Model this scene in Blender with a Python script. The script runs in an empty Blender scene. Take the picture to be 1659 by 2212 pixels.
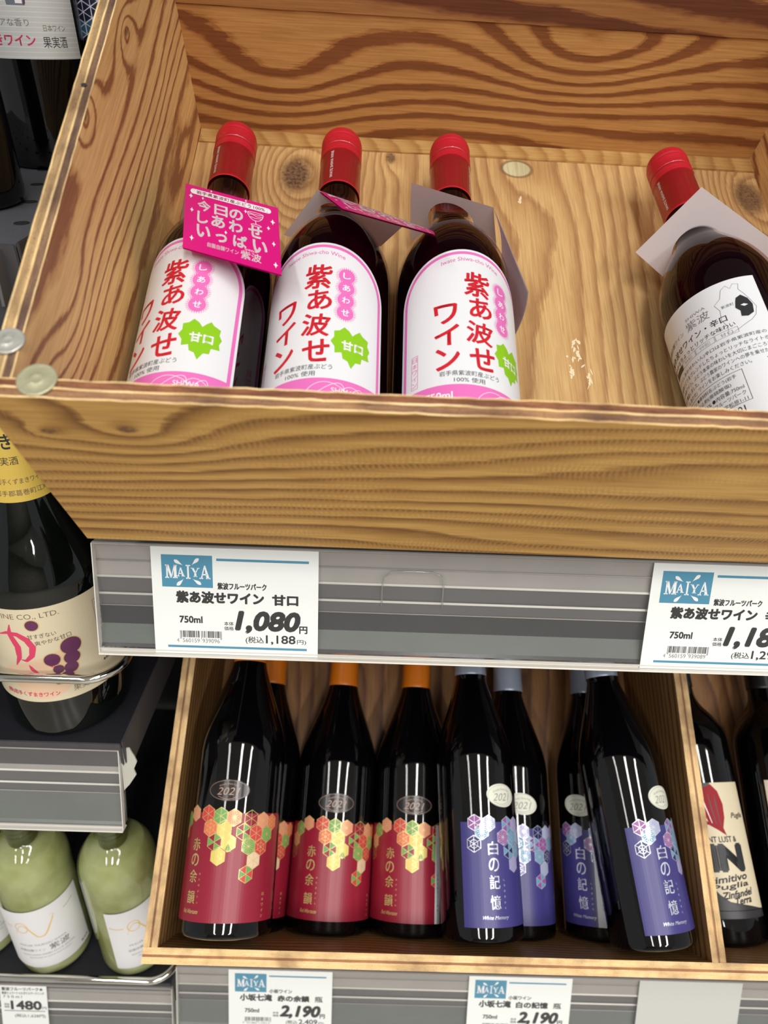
import bpy, bmesh, math, random
from mathutils import Vector, Matrix
from mathutils.geometry import tessellate_polygon

random.seed(7)
C = bpy.context.scene.collection
SC = bpy.context.scene
MM = 0.001
CZ = 1.30                      # height of the lens above the shop floor
rad = math.radians

# ------------------------------------------------------------------ camera
def RX(a): return Matrix.Rotation(rad(a), 3, 'X')
def RY(a): return Matrix.Rotation(rad(a), 3, 'Y')
def RZ(a): return Matrix.Rotation(rad(a), 3, 'Z')
Rc = RZ(-0.60) @ RX(-28.69) @ RY(-2.23)
cd = bpy.data.cameras.new('camera'); cam = bpy.data.objects.new('camera', cd); C.objects.link(cam)
right, fwd, up = Rc.col[0], Rc.col[1], Rc.col[2]
M = Matrix((right, up, -fwd)).transposed().to_4x4(); M.translation = (0, 0, CZ)
cam.matrix_world = M
cd.sensor_fit = 'HORIZONTAL'; cd.sensor_width = 36; cd.lens = 36 * 1477.83 / 1659
cd.clip_start = 0.01; cd.clip_end = 50
cd.dof.use_dof = True; cd.dof.focus_distance = 0.46; cd.dof.aperture_fstop = 10.0
SC.camera = cam
# ------------------------------------------------------------------ world, lamps, exposure
w = bpy.data.worlds.new('shop_light'); SC.world = w; w.use_nodes = True
w.node_tree.nodes['Background'].inputs[0].default_value = (0.95, 0.98, 1.0, 1)
w.node_tree.nodes['Background'].inputs[1].default_value = 0.42
SC.view_settings.view_transform = 'Standard'; SC.view_settings.look = 'None'
SC.view_settings.exposure = -0.08; SC.view_settings.gamma = 1.0
SC.view_settings.use_curve_mapping = False
SC.cycles.max_bounces = 10; SC.cycles.transparent_max_bounces = 16
SC.cycles.caustics_reflective = False; SC.cycles.caustics_refractive = False
SC.cycles.sample_clamp_indirect = 6
def tube_lamp(x, y, z, length, width, power):
    l = bpy.data.lights.new('tube_and_fill_lamp', 'AREA'); l.shape = 'RECTANGLE'
    l.size = width; l.size_y = length; l.energy = power; l.color = (1.0, 0.985, 0.955)
    o = bpy.data.objects.new('tube_and_fill_lamp', l); C.objects.link(o); o.location = (x, y, z)
# near row: twin-tube ceiling fittings of the aisle, running away from the shelves
for (x, y, p) in ((-0.95, -1.05, 6.5), (0.26, -1.02, 11.5), (1.30, -1.05, 14)):
    for dx in (-0.055, 0.055):
        tube_lamp(x + dx, y, CZ + 1.25, 1.30, 0.035, p)
        tube_lamp(x + dx, y - 1.75, CZ + 1.25, 1.30, 0.035, p * 1.8)  # unseen far row, added to brighten the cards and front board

# ------------------------------------------------------------------ colours and node helper
def lin(c):
    r = []
    for v in c[:3]:
        v = v / 255.0
        r.append(v / 12.92 if v <= 0.04045 else ((v + 0.055) / 1.055) ** 2.4)
    return (*r, 1)
MATS = {}
def plain(name, rgb, rough=0.5, metal=0.0, spec=0.5, coat=0.0, bump=0.0, bscale=400, var=0.0):
    if name in MATS: return MATS[name]
    m = bpy.data.materials.new(name); m.use_nodes = True; MATS[name] = m
    nt = m.node_tree; b = nt.nodes['Principled BSDF']
    col = lin(rgb)
    b.inputs['Base Color'].default_value = col
    b.inputs['Roughness'].default_value = rough; b.inputs['Metallic'].default_value = metal
    b.inputs['Specular IOR Level'].default_value = spec; b.inputs['Coat Weight'].default_value = coat
    b.inputs['Coat Roughness'].default_value = 0.08
    if bump or var:
        tc = nt.nodes.new('ShaderNodeTexCoord'); n = nt.nodes.new('ShaderNodeTexNoise')
        n.inputs['Scale'].default_value = bscale; n.inputs['Detail'].default_value = 3
        nt.links.new(tc.outputs['Object'], n.inputs['Vector'])
        if bump:
            bp = nt.nodes.new('ShaderNodeBump'); bp.inputs['Strength'].default_value = bump
            bp.inputs['Distance'].default_value = 0.0006
            nt.links.new(n.outputs['Fac'], bp.inputs['Height']); nt.links.new(bp.outputs['Normal'], b.inputs['Normal'])
        if var:
            mx = nt.nodes.new('ShaderNodeMix'); mx.data_type = 'RGBA'
            mx.inputs[6].default_value = tuple(c * (1 - var) for c in col[:3]) + (1,)
            mx.inputs[7].default_value = tuple(min(1, c * (1 + var)) for c in col[:3]) + (1,)
            nt.links.new(n.outputs['Fac'], mx.inputs[0]); nt.links.new(mx.outputs[2], b.inputs['Base Color'])
    return m
def clear(name, tint, gloss=0.05, rough=0.03, haze=0.0, hazecol=(200, 200, 200), ior=1.5):
    """thin clear glass / plastic: tinted transparency, fresnel gloss and a little milky haze"""
    if name in MATS: return MATS[name]
    m = bpy.data.materials.new(name); m.use_nodes = True; MATS[name] = m
    nt = m.node_tree; nt.nodes.clear(); N = nt.nodes.new; L = nt.links.new
    out = N('ShaderNodeOutputMaterial'); tr = N('ShaderNodeBsdfTransparent'); tr.inputs[0].default_value = lin(tint)
    df = N('ShaderNodeBsdfDiffuse'); df.inputs[0].default_value = lin(hazecol)
    gl = N('ShaderNodeBsdfGlossy'); gl.inputs['Roughness'].default_value = rough; gl.inputs[0].default_value = (1, 1, 1, 1)
    m1 = N('ShaderNodeMixShader'); m1.inputs[0].default_value = haze
    fr = N('ShaderNodeFresnel'); fr.inputs[0].default_value = ior
    ge = N('ShaderNodeNewGeometry'); inv = N('ShaderNodeMath'); inv.operation = 'SUBTRACT'; inv.inputs[0].default_value = 1.0
    fm = N('ShaderNodeMath'); fm.operation = 'ADD'; fm.inputs[1].default_value = gloss
    ad = N('ShaderNodeMath'); ad.operation = 'MULTIPLY'; ad.use_clamp = True
    L(ge.outputs['Backfacing'], inv.inputs[1]); L(inv.outputs[0], ad.inputs[1])
    m2 = N('ShaderNodeMixShader')
    L(tr.outputs[0], m1.inputs[1]); L(df.outputs[0], m1.inputs[2]); L(fr.outputs[0], fm.inputs[0]); L(fm.outputs[0], ad.inputs[0])
    L(ad.outputs[0], m2.inputs[0]); L(m1.outputs[0], m2.inputs[1]); L(gl.outputs[0], m2.inputs[2]); L(m2.outputs[0], out.inputs[0])
    return m

class G:
    """tiny expression builder for shader maths"""
    def __init__(s, name):
        s.m = bpy.data.materials.new(name); s.m.use_nodes = True; s.nt = s.m.node_tree
        s.b = s.nt.nodes['Principled BSDF']; tc = s.nt.nodes.new('ShaderNodeTexCoord'); s.P = tc.outputs['Object']
    def _in(s, sock, v):
        if isinstance(v, (int, float)): sock.default_value = v
        elif isinstance(v, tuple): sock.default_value = v
        else: s.nt.links.new(v, sock)
    def math(s, op, a, b=0.0, c=None, clamp=False):
        n = s.nt.nodes.new('ShaderNodeMath'); n.operation = op; n.use_clamp = clamp
        s._in(n.inputs[0], a); s._in(n.inputs[1], b)
        if c is not None: s._in(n.inputs[2], c)
        return n.outputs[0]
    def vmul(s, v, k):
        n = s.nt.nodes.new('ShaderNodeVectorMath'); n.operation = 'MULTIPLY'; s._in(n.inputs[0], v); n.inputs[1].default_value = k
        return n.outputs[0]
    def vadd(s, v, k):
        n = s.nt.nodes.new('ShaderNodeVectorMath'); n.operation = 'ADD'; s._in(n.inputs[0], v); s._in(n.inputs[1], k)
        return n.outputs[0]
    def vlen(s, v):
        n = s.nt.nodes.new('ShaderNodeVectorMath'); n.operation = 'LENGTH'; s._in(n.inputs[0], v); return n.outputs['Value']
    def noise(s, v, scale=1.0, detail=2.0, rough=0.5, dist=0.0, color=False):
        n = s.nt.nodes.new('ShaderNodeTexNoise'); s._in(n.inputs['Vector'], v); n.inputs['Scale'].default_value = scale
        n.inputs['Detail'].default_value = detail; n.inputs['Roughness'].default_value = rough; n.inputs['Distortion'].default_value = dist
        return n.outputs['Color' if color else 'Fac']
    def ramp(s, f, stops, interp='LINEAR'):
        n = s.nt.nodes.new('ShaderNodeValToRGB'); e = n.color_ramp.elements; n.color_ramp.interpolation = interp
        while len(e) < len(stops): e.new(0.5)
        for i, (p, c) in enumerate(stops):
            e[i].position = p; e[i].color = c if len(c) == 4 else lin(c)
        s._in(n.inputs[0], f); return n.outputs[0]
    def mix(s, f, a, b, mode='MIX'):
        n = s.nt.nodes.new('ShaderNodeMix'); n.data_type = 'RGBA'; n.blend_type = mode
        s._in(n.inputs[0], f); s._in(n.inputs[6], a); s._in(n.inputs[7], b); return n.outputs[2]
    def bump(s, h, strength=0.3, dist=0.0005):
        n = s.nt.nodes.new('ShaderNodeBump'); n.inputs['Strength'].default_value = strength; n.inputs['Distance'].default_value = dist
        s._in(n.inputs['Height'], h); s.nt.links.new(n.outputs[0], s.b.inputs['Normal'])

def fir(name, along, light, mid, dark, rings=9.0, fa=2.6, fc=13.0, seed=0.0, knots=(), ripple=0.0, band=0.62, chips=0.4, soft=False, plugs=(), bright=1.0, across=0, lin_=60.0):
    """rotary-cut fir plywood: contour bands of a stretched noise field; along = grain axis 0/1/2, object coordinates in metres.
    knots: (centre, radius in m, ring amplitude, core darkness)"""
    g = G(name)
    k = [fc, fc, fc]; k[along] = fa
    warp = g.noise(g.vmul(g.P, tuple(x * 0.9 + 3 for x in k)), 1.6, 2, 0.5, color=True)
    wv = g.vmul(g.vadd(warp, (-0.5, -0.5, -0.5)), (0.16, 0.16, 0.16))
    base = g.vadd(g.vadd(g.vmul(g.P, tuple(k)), (seed, seed * 1.7, seed * 0.6)), wv)
    F = g.noise(base, 1.0, 1.2, 0.35)
    core = None
    for (c, r, amp, dk) in knots:
        sc = [1 / r] * 3; sc[along] = 1 / (r * 1.7)
        d = g.vlen(g.vmul(g.vadd(g.P, tuple(-x for x in c)), tuple(sc)))
        e = g.math('POWER', 2.718, g.math('MULTIPLY', g.math('MULTIPLY', d, d), -0.55))
        F = g.math('ADD', F, g.math('MULTIPLY', e, amp))
        wob = g.math('ADD', d, g.math('MULTIPLY', g.noise(g.P, 260, 2), 0.22))
        kc = g.math('MULTIPLY', g.math('SUBTRACT', 1.0, g.math('MULTIPLY', g.math('SUBTRACT', wob, 0.42), 3.2, clamp=True), clamp=True), dk)
        core = kc if core is None else g.math('MAXIMUM', core, kc)
    sx = g.nt.nodes.new('ShaderNodeSeparateXYZ'); g._in(sx.inputs[0], g.P)
    ph = g.math('FRACT', g.math('ADD', g.math('MULTIPLY', F, rings), g.math('MULTIPLY', sx.outputs[across], lin_)))
    fibre = [700, 700, 700]; fibre[along] = 22
    fb = g.noise(g.vmul(g.P, tuple(fibre)), 1.0, 3, 0.6)
    ph2 = g.math('ADD', ph, g.math('ADD', g.math('MULTIPLY', g.math('SUBTRACT', fb, 0.5), 0.20), g.math('MULTIPLY', g.math('SUBTRACT', g.noise(g.vmul(g.P, tuple(180 if i != along else 40 for i in range(3))), 1.0, 3, 0.6), 0.5), 0.35)))
    if soft: st = [(0.0, light), (0.30, light), (0.62, mid), (0.84, dark), (0.95, mid), (1.0, light)]
    else: st = [(0.0, mid), (0.05, light), (band, light), (band + 0.10, mid), (band + 0.16, dark), (0.955, dark), (0.985, mid), (1.0, mid)]
    col = g.ramp(ph2, st)
    big = g.noise(g.vmul(g.P, tuple(x * 0.6 for x in k)), 2.0, 3)
    col = g.mix(0.55, col, g.ramp(big, [(0.3, (205, 190, 175)), (0.7, (255, 255, 250))]), 'MULTIPLY')
    col = g.mix(0.5, col, g.ramp(fb, [(0.3, (190, 165, 140)), (0.62, (255, 255, 255))]), 'MULTIPLY')
    if ripple:
        rp = [0.0, 0.0, 0.0]
        n = g.nt.nodes.new('ShaderNodeTexWave'); n.wave_type = 'BANDS'; n.bands_direction = 'X'
        n.inputs['Scale'].default_value = 115; n.inputs['Distortion'].default_value = 3.5; n.inputs['Detail'].default_value = 2; n.inputs['Detail Scale'].default_value = 2.0
        g._in(n.inputs['Vector'], g.vadd(g.vmul(g.P, (1, 1, 1.6)), g.vmul(warp, (0.03, 0, 0))))
        msk = g.ramp(g.noise(g.vmul(g.P, (9, 9, 55)), 1.0, 2), [(0.42, (0, 0, 0, 1)), (0.6, (1, 1, 1, 1))])
        col = g.mix(g.math('MULTIPLY', msk, g.math('MULTIPLY', n.outputs['Fac'], ripple)), col, (*lin(mid)[:3], 1), 'MIX')
    if chips:
        cv = [90, 90, 90]; cv[along] = 25
        cn = g.noise(g.vmul(g.vadd(g.P, (seed, 1, 2)), tuple(cv)), 1.0, 4, 0.7)
        cm = g.ramp(cn, [(0.74, (0, 0, 0, 1)), (0.78, (1, 1, 1, 1))])
        col = g.mix(g.math('MULTIPLY', cm, chips), col, lin((222, 190, 148)))
    if core is not None:
        kn = g.ramp(g.noise(g.P, 420, 3), [(0.35, (72, 46, 30)), (0.65, (120, 84, 54))])
        col = g.mix(core, col, kn)
    for (c, rx, ry) in plugs:
        sc = [1 / rx, 1 / ry, 1 / 0.02]
        d = g.vlen(g.vmul(g.vadd(g.P, tuple(-x for x in c)), tuple(sc)))
        m1 = g.math('SUBTRACT', 1.0, g.math('MULTIPLY', g.math('SUBTRACT', d, 1.0), 8.0, clamp=True), clamp=True)
        m0 = g.math('SUBTRACT', 1.0, g.math('MULTIPLY', g.math('SUBTRACT', d, 1.25), 6.0, clamp=True), clamp=True)
        col = g.mix(g.math('MULTIPLY', m0, 0.7), col, lin((104, 78, 50)))
        col = g.mix(m1, col, g.ramp(fb, [(0.3, (160, 134, 92)), (0.7, (192, 168, 124))]))
    if bright != 1.0: col = g.mix(1.0, col, (*bright, 1), 'MULTIPLY')
    g._in(g.b.inputs['Base Color'], col)
    g.b.inputs['Roughness'].default_value = 0.52; g.b.inputs['Specular IOR Level'].default_value = 0.35
    hh = g.math('ADD', g.math('MULTIPLY', fb, 0.6), g.math('MULTIPLY', ph, -0.5))
    g.bump(hh, 0.35, 0.0005)
    MATS[name] = g.m
    return g.m
def edgewood(name, a, b, axis, seed=0.0, rough=0.7, speck=0.5):
    g = G(name); k = [260, 260, 260]; k[axis] = 26
    f = g.noise(g.vadd(g.vmul(g.P, tuple(k)), (seed, seed, seed)), 1.0, 4, 0.65)
    col = g.ramp(f, [(0.3, a), (0.66, b)])
    s = g.ramp(g.noise(g.P, 900, 3, 0.7), [(0.30, (80, 55, 40)), (0.46, (255, 255, 255))])
    col = g.mix(speck, col, s, 'MULTIPLY')
    st = g.ramp(g.noise(g.P, 22, 3, 0.6), [(0.36, (130, 105, 100)), (0.55, (255, 255, 255))])
    col = g.mix(0.6, col, st, 'MULTIPLY')
    g._in(g.b.inputs['Base Color'], col); g.b.inputs['Roughness'].default_value = rough
    g.bump(f, 0.5, 0.0005); MATS[name] = g.m; return g.m

# ------------------------------------------------------------------ object helpers
def link(name, me, parent=None, mw=None):
    o = bpy.data.objects.new(name, me); C.objects.link(o)
    if parent is not None: o.parent = parent
    if mw is not None: o.matrix_world = mw
    return o
def tag(o, label, cat, group=None, kind=None):
    if label: o['label'] = label
    if cat: o['category'] = cat
    if group: o['group'] = group
    if kind: o['kind'] = kind
    return o
def thing(name, label, cat, mw=None, group=None):
    o = link(name, None)
    if mw is not None: o.matrix_world = mw
    return tag(o, label, cat, group)
def obj(name, bm, mats, parent=None, smooth=False):
    me = bpy.data.meshes.new(name); bm.normal_update(); bm.to_mesh(me); bm.free()
    for m in (mats if isinstance(mats, (list, tuple)) else [mats]): me.materials.append(m)
    if smooth:
        for p in me.polygons: p.use_smooth = True
    return link(name, me, parent)
def add_box(bm, x0, x1, y0, y1, z0, z1, mi=0, seg=(1, 1, 1), jit=0.0):
    ds = ((x0, x1), (y0, y1), (z0, z1)); vs = {}
    n = seg
    def P(i, j, k):
        key = (i, j, k)
        if key not in vs:
            t = [ds[0][0] + (x1 - x0) * i / n[0], ds[1][0] + (y1 - y0) * j / n[1], ds[2][0] + (z1 - z0) * k / n[2]]
            if jit: t = [c + random.uniform(-jit, jit) for c in t]
            vs[key] = bm.verts.new(t)
        return vs[key]
    fs = []
    for i in range(n[0]):
        for j in range(n[1]):
            fs.append(bm.faces.new((P(i, j, 0), P(i, j + 1, 0), P(i + 1, j + 1, 0), P(i + 1, j, 0))))
            fs.append(bm.faces.new((P(i, j, n[2]), P(i + 1, j, n[2]), P(i + 1, j + 1, n[2]), P(i, j + 1, n[2]))))
    for i in range(n[0]):
        for k in range(n[2]):
            fs.append(bm.faces.new((P(i, 0, k), P(i + 1, 0, k), P(i + 1, 0, k + 1), P(i, 0, k + 1))))
            fs.append(bm.faces.new((P(i, n[1], k), P(i, n[1], k + 1), P(i + 1, n[1], k + 1), P(i + 1, n[1], k))))
    for j in range(n[1]):
        for k in range(n[2]):
            fs.append(bm.faces.new((P(0, j, k), P(0, j, k + 1), P(0, j + 1, k + 1), P(0, j + 1, k))))
            fs.append(bm.faces.new((P(n[0], j, k), P(n[0], j + 1, k), P(n[0], j + 1, k + 1), P(n[0], j, k + 1))))
    for f in fs: f.material_index = mi
    return fs
def lathe(bm, prof, seg=72, mi=0, cap0=False, cap1=False):
    rings = []
    for (r, z) in prof:
        rings.append([bm.verts.new((r * math.cos(2 * math.pi * i / seg), r * math.sin(2 * math.pi * i / seg), z)) for i in range(seg)])
    for a, b in zip(rings, rings[1:]):
        for i in range(seg):
            f = bm.faces.new((a[i], a[(i + 1) % seg], b[(i + 1) % seg], b[i])); f.material_index = mi
    if cap0: bm.faces.new(list(reversed(rings[0]))).material_index = mi
    if cap1: bm.faces.new(rings[-1]).material_index = mi
def smooth_prof(pts, n=6):
    """Catmull-Rom through (r,z) points; a repeated point keeps a crease"""
    out = []
    P = [pts[0]] + list(pts) + [pts[-1]]
    for i in range(1, len(P) - 2):
        p0, p1, p2, p3 = P[i - 1], P[i], P[i + 1], P[i + 2]
        if p1 == p2: continue
        for j in range(n):
            t = j / n
            out.append(tuple(0.5 * ((2 * p1[k]) + (-p0[k] + p2[k]) * t + (2 * p0[k] - 5 * p1[k] + 4 * p2[k] - p3[k]) * t * t + (-p0[k] + 3 * p1[k] - 3 * p2[k] + p3[k]) * t ** 3) for k in (0, 1)))
    out.append(pts[-1])
    return out
def mmp(pr): return [(r * MM, z * MM) for r, z in pr]
def tube(bm, path, r, seg=16, mi=0):
    path = [Vector(p) for p in path]; rings = []; up0 = Vector((0, 0, 1))
    for i, p in enumerate(path):
        d = (path[min(i + 1, len(path) - 1)] - path[max(i - 1, 0)]).normalized()
        a = d.cross(up0)
        if a.length < 1e-4: a = d.cross(Vector((0, 1, 0)))
        a.normalize(); b = d.cross(a)
        rings.append([bm.verts.new(p + (a * math.cos(2 * math.pi * k / seg) + b * math.sin(2 * math.pi * k / seg)) * r) for k in range(seg)])
    for a, b in zip(rings, rings[1:]):
        for k in range(seg): bm.faces.new((a[k], a[(k + 1) % seg], b[(k + 1) % seg], b[k])).material_index = mi
    bm.faces.new(list(reversed(rings[0]))); bm.faces.new(rings[-1])

# ------------------------------------------------------------------ flat print
_tc = {}
def text_mesh(s, weight=0.0, space=1.0):
    key = (s, weight, space)
    if key in _tc: return _tc[key]
    c = bpy.data.curves.new('t', 'FONT'); c.body = s; c.size = 1.0; c.offset = weight; c.resolution_u = 3; c.space_character = space
    o = bpy.data.objects.new('t', c); C.objects.link(o)
    me = bpy.data.meshes.new_from_object(o.evaluated_get(bpy.context.evaluated_depsgraph_get()))
    vs = [(v.co.x, v.co.y) for v in me.vertices]; fs = [tuple(p.vertices) for p in me.polygons]
    bpy.data.objects.remove(o); bpy.data.curves.remove(c); bpy.data.meshes.remove(me)
    if not vs: vs = [(0, 0), (1, 0), (0, 1)]; fs = []
    x0 = min(v[0] for v in vs); x1 = max(v[0] for v in vs); y0 = min(v[1] for v in vs); y1 = max(v[1] for v in vs)
    vs = [((x - x0) / max(x1 - x0, 1e-6), (y - y0) / max(y1 - y0, 1e-6)) for x, y in vs]   # unit box
    _tc[key] = (vs, fs, (x1 - x0), (y1 - y0)); return _tc[key]
class Art:
    """flat print in millimetres: x right, y up"""
    def __init__(s): s.items = []
    def raw(s, vs, fs, mat, L): s.items.append((vs, fs, mat, L))
    def poly(s, pts, mat, L=1):
        tr = tessellate_polygon([[Vector((x, y, 0)) for x, y in pts]])
        s.raw(list(pts), [tuple(t) for t in tr], mat, L)
    def rect(s, x0, y0, x1, y1, mat, L=1): s.raw([(x0, y0), (x1, y0), (x1, y1), (x0, y1)], [(0, 1, 2, 3)], mat, L)
    def disc(s, cx, cy, rx, mat, L=1, ry=None, n=28, rot=0.0):
        ry = ry or rx; ca, sa = math.cos(rot), math.sin(rot)
        pts = []
        for i in range(n):
            a = 2 * math.pi * i / n; x, y = rx * math.cos(a), ry * math.sin(a); pts.append((cx + x * ca - y * sa, cy + x * sa + y * ca))
        s.raw([(cx, cy)] + pts, [(0, i + 1, (i + 1) % n + 1) for i in range(n)], mat, L)
    def line(s, pts, wd, mat, L=1, taper=False):
        n = len(pts); lft, rgt = [], []
        for i, (x, y) in enumerate(pts):
            a = pts[max(i - 1, 0)]; b = pts[min(i + 1, n - 1)]; dx, dy = b[0] - a[0], b[1] - a[1]; d = math.hypot(dx, dy) or 1
            ww = wd / 2 * ((math.sin(math.pi * (i + 0.3) / (n - 0.4)) * 0.9 + 0.1) if taper else 1)
            lft.append((x - dy / d * ww, y + dx / d * ww)); rgt.append((x + dy / d * ww, y - dx / d * ww))
        vs = lft + rgt
        s.raw(vs, [(i, i + 1, n + i + 1, n + i) for i in range(n - 1)], mat, L)
    def ring(s, cx, cy, rx, wd, mat, L=1, ry=None, n=32):
        ry = ry or rx
        s.line([(cx + rx * math.cos(2 * math.pi * i / n), cy + ry * math.sin(2 * math.pi * i / n)) for i in range(n + 1)], wd, mat, L)
    def text(s, t, x0, x1, yc, h, mat, L=2, weight=0.0, shear=0.0, rot=0.0, space=1.0, curve=None):
        """fit the text's box to x0..x1 and height h centred on yc"""
        vs, fs, w_, h_ = text_mesh(t, 0.0, space)
        if x1 is None: x1 = x0 + h * w_ / max(h_, 1e-6)
        W = x1 - x0; cx = (x0 + x1) / 2; ca, sa = math.cos(rot), math.sin(rot); out = []
        for (u, v) in vs:
            x, y = (u - 0.5) * W, (v - 0.5) * h; x += y * shear
            if curve: y -= x * x / (2 * curve)
            out.append((cx + x * ca - y * sa, yc + x * sa + y * ca))
        if weight > 0.002:
            k = weight * h / max(h_, 0.3) * 1.15; n = 8 if weight > 0.015 else 4
            for i in range(n):
                dx, dy = k * math.cos(2 * math.pi * i / n + .4), k * math.sin(2 * math.pi * i / n + .4)
                s.raw([(x + dx, y + dy) for x, y in out], fs, mat, L)
        else: s.raw(out, fs, mat, L)
    def column(s, t, cx, ys, size, mat, L=2, weight=0.0, wd=None):
        for ch, y in zip(t, ys): s.text(ch, cx - (wd or size) / 2, cx + (wd or size) / 2, y, size, mat, L, weight)
    def mesh(s, name, fn, parent, step=None, stepy=None, dz=0.05, flip=False, smooth=True):
        mats = []; bm = bmesh.new()
        for vs, fs, mat, L in s.items:
            if mat not in mats: mats.append(mat)
            mi = mats.index(mat); bv = [bm.verts.new((x, y, L * dz)) for x, y in vs]
            for f in fs:
                try: fc = bm.faces.new([bv[i] for i in f])
                except ValueError: continue
                if fc.calc_area() < 1e-9: bm.faces.remove(fc); continue
                fc.normal_update(); fc.material_index = mi
                if fc.normal.z < 0: fc.normal_flip()
        for st, ax in ((step, 0), (stepy, 1)):
            if not st: continue
            lo = min(v.co[ax] for v in bm.verts); hi = max(v.co[ax] for v in bm.verts); k = math.ceil(lo / st)
            while k * st < hi:
                co = [0, 0, 0]; co[ax] = k * st; no = [0, 0, 0]; no[ax] = 1
                bmesh.ops.bisect_plane(bm, geom=bm.verts[:] + bm.edges[:] + bm.faces[:], dist=1e-5, plane_co=co, plane_no=no); k += 1
        for v in bm.verts: v.co = fn(v.co.x, v.co.y, v.co.z)
        if flip: bmesh.ops.reverse_faces(bm, faces=bm.faces[:])
        return obj(name, bm, [MATS[m] for m in mats], parent, smooth=False)
def wrap(R, rot=0.0, z0=0.0):
    """onto a standing cylinder (mm), facing -Y; returns metres"""
    def f(x, y, z):
        a = x / R + rad(rot); r = R + 0.08 + z
        return Vector((r * math.sin(a) * MM, -r * math.cos(a) * MM, (y + z0) * MM))
    return f
def wrap_cone(Rf, rot=0.0):
    def f(x, y, z):
        R = Rf(y); a = x / Rf(0) + rad(rot); r = R + 0.12 + z
        return Vector((r * math.sin(a) * MM, -r * math.cos(a) * MM, y * MM))
    return f
def quadmap(P0, P1, P2, P3, W, H, bulge=0.0):
    """x 0..W, y 0..H (up) ; P0 top-left P1 top-right P2 bottom-right P3 bottom-left, mm"""
    P0, P1, P2, P3 = map(Vector, (P0, P1, P2, P3)); nrm = (P1 - P0).cross(P3 - P0); nrm.normalize(); nrm = -nrm
    def f(x, y, z):
        u = x / W; v = 1 - y / H
        p = (P0 * (1 - u) + P1 * u) * (1 - v) + (P3 * (1 - u) + P2 * u) * v
        return (p + nrm * (z + bulge * math.sin(math.pi * v))) * MM
    return f

# ------------------------------------------------------------------ plain materials
def paper_back(name, front, glow):
    m = plain(name, front, 0.6); nt = m.node_tree; N = nt.nodes.new
    tl = N('ShaderNodeBsdfTranslucent'); tl.inputs[0].default_value = lin(glow); mx = N('ShaderNodeMixShader'); mx.inputs[0].default_value = 0.42
    nt.links.new(nt.nodes['Principled BSDF'].outputs[0], mx.inputs[1]); nt.links.new(tl.outputs[0], mx.inputs[2]); nt.links.new(mx.outputs[0], nt.nodes['Material Output'].inputs[0])
paper_back('tag_back', (232, 226, 230), (236, 214, 226))
for n_, c_, r_ in (('white_paper', (226, 227, 231), 0.45), ('card_paper', (247, 249, 247), 0.6), ('ink_black', (38, 38, 42), 0.5), ('ink_grey', (120, 118, 122), 0.5),
                   ('ink_red', (205, 32, 48), 0.45), ('label_pink', (226, 112, 186), 0.42), ('label_pink_dark', (214, 88, 168), 0.42), ('leaf_green', (138, 196, 28), 0.4),
                   ('tag_magenta', (222, 14, 132), 0.35), ('tag_white', (250, 248, 250), 0.4), ('tag_ink', (170, 20, 110), 0.4), 
                   ('shop_blue', (58, 142, 176), 0.5), ('cream_paper', (216, 202, 172), 0.5), ('cream_shade', (226, 190, 160), 0.5), ('ink_brown', (120, 100, 80), 0.5), ('script_pink', (214, 62, 100), 0.45),
                   ('grape_purple', (98, 42, 84), 0.45), ('gold_print', (206, 178, 112), 0.35), ('deep_red_label', (146, 28, 50), 0.34), ('hex_yellow', (224, 200, 104), 0.3),
                   ('hex_orange', (226, 116, 82), 0.35), ('hex_green', (112, 160, 84), 0.35), ('hex_salmon', (226, 142, 116), 0.35), ('hex_cream', (226, 196, 164), 0.35), ('hex_red', (204, 70, 66), 0.35),
                   ('indigo_label', (62, 57, 122), 0.36), ('silver_print', (224, 224, 236), 0.3), ('hex_magenta', (146, 80, 146), 0.35), ('hex_cyan', (104, 150, 180), 0.35),
                   ('hex_pale', (160, 168, 198), 0.35), ('hex_navy', (42, 40, 92), 0.35), ('hex_mauve', (160, 150, 196), 0.35), ('sticker_cream', (222, 222, 206), 0.45), ('sticker_ink', (150, 148, 136), 0.5),
                   ('sticker_dark', (30, 26, 28), 0.22), ('sticker_bronze', (176, 140, 118), 0.35), ('gold_neck_label', (214, 182, 84), 0.36), ('grey_label', (206, 206, 202), 0.5),
                   ('pale_label', (226, 224, 226), 0.5), ('orange_gold', (226, 186, 112), 0.4), ('beet_red', (150, 10, 26), 0.7), ('wine_dark_label', (44, 42, 46), 0.45), ('beige_label', (222, 206, 184), 0.5),
                   ('leaf_print', (128, 134, 84), 0.5), ('earth_print', (150, 128, 96), 0.5), ('tap_grey', (120, 124, 136), 0.4), ('slate_blue', (50, 92, 122), 0.5), ('slate_navy', (22, 24, 52), 0.5)):
    plain(n_, c_, r_)
plain('gold_foil_print', (226, 204, 130), 0.3, metal=0.35); plain('silver_foil_print', (226, 228, 240), 0.25, metal=0.4)
plain('cap_red', (194, 20, 42), 0.38, spec=0.6, coat=0.25); plain('cap_seam', (60, 4, 10), 0.5)
plain('cap_print', (238, 226, 224), 0.4)
plain('cap_orange', (205, 110, 18), 0.35); plain('cap_silver', (158, 166, 184), 0.3, metal=0.3); plain('cap_black', (16, 16, 18), 0.35); plain('cap_gold', (198, 160, 98), 0.35)
plain('dark_glass', (5, 4, 6), 0.035, spec=0.55); plain('dark_green_glass', (6, 9, 6), 0.035, spec=0.6)
plain('red_wine', (24, 4, 11), 0.3, spec=0.0)
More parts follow.
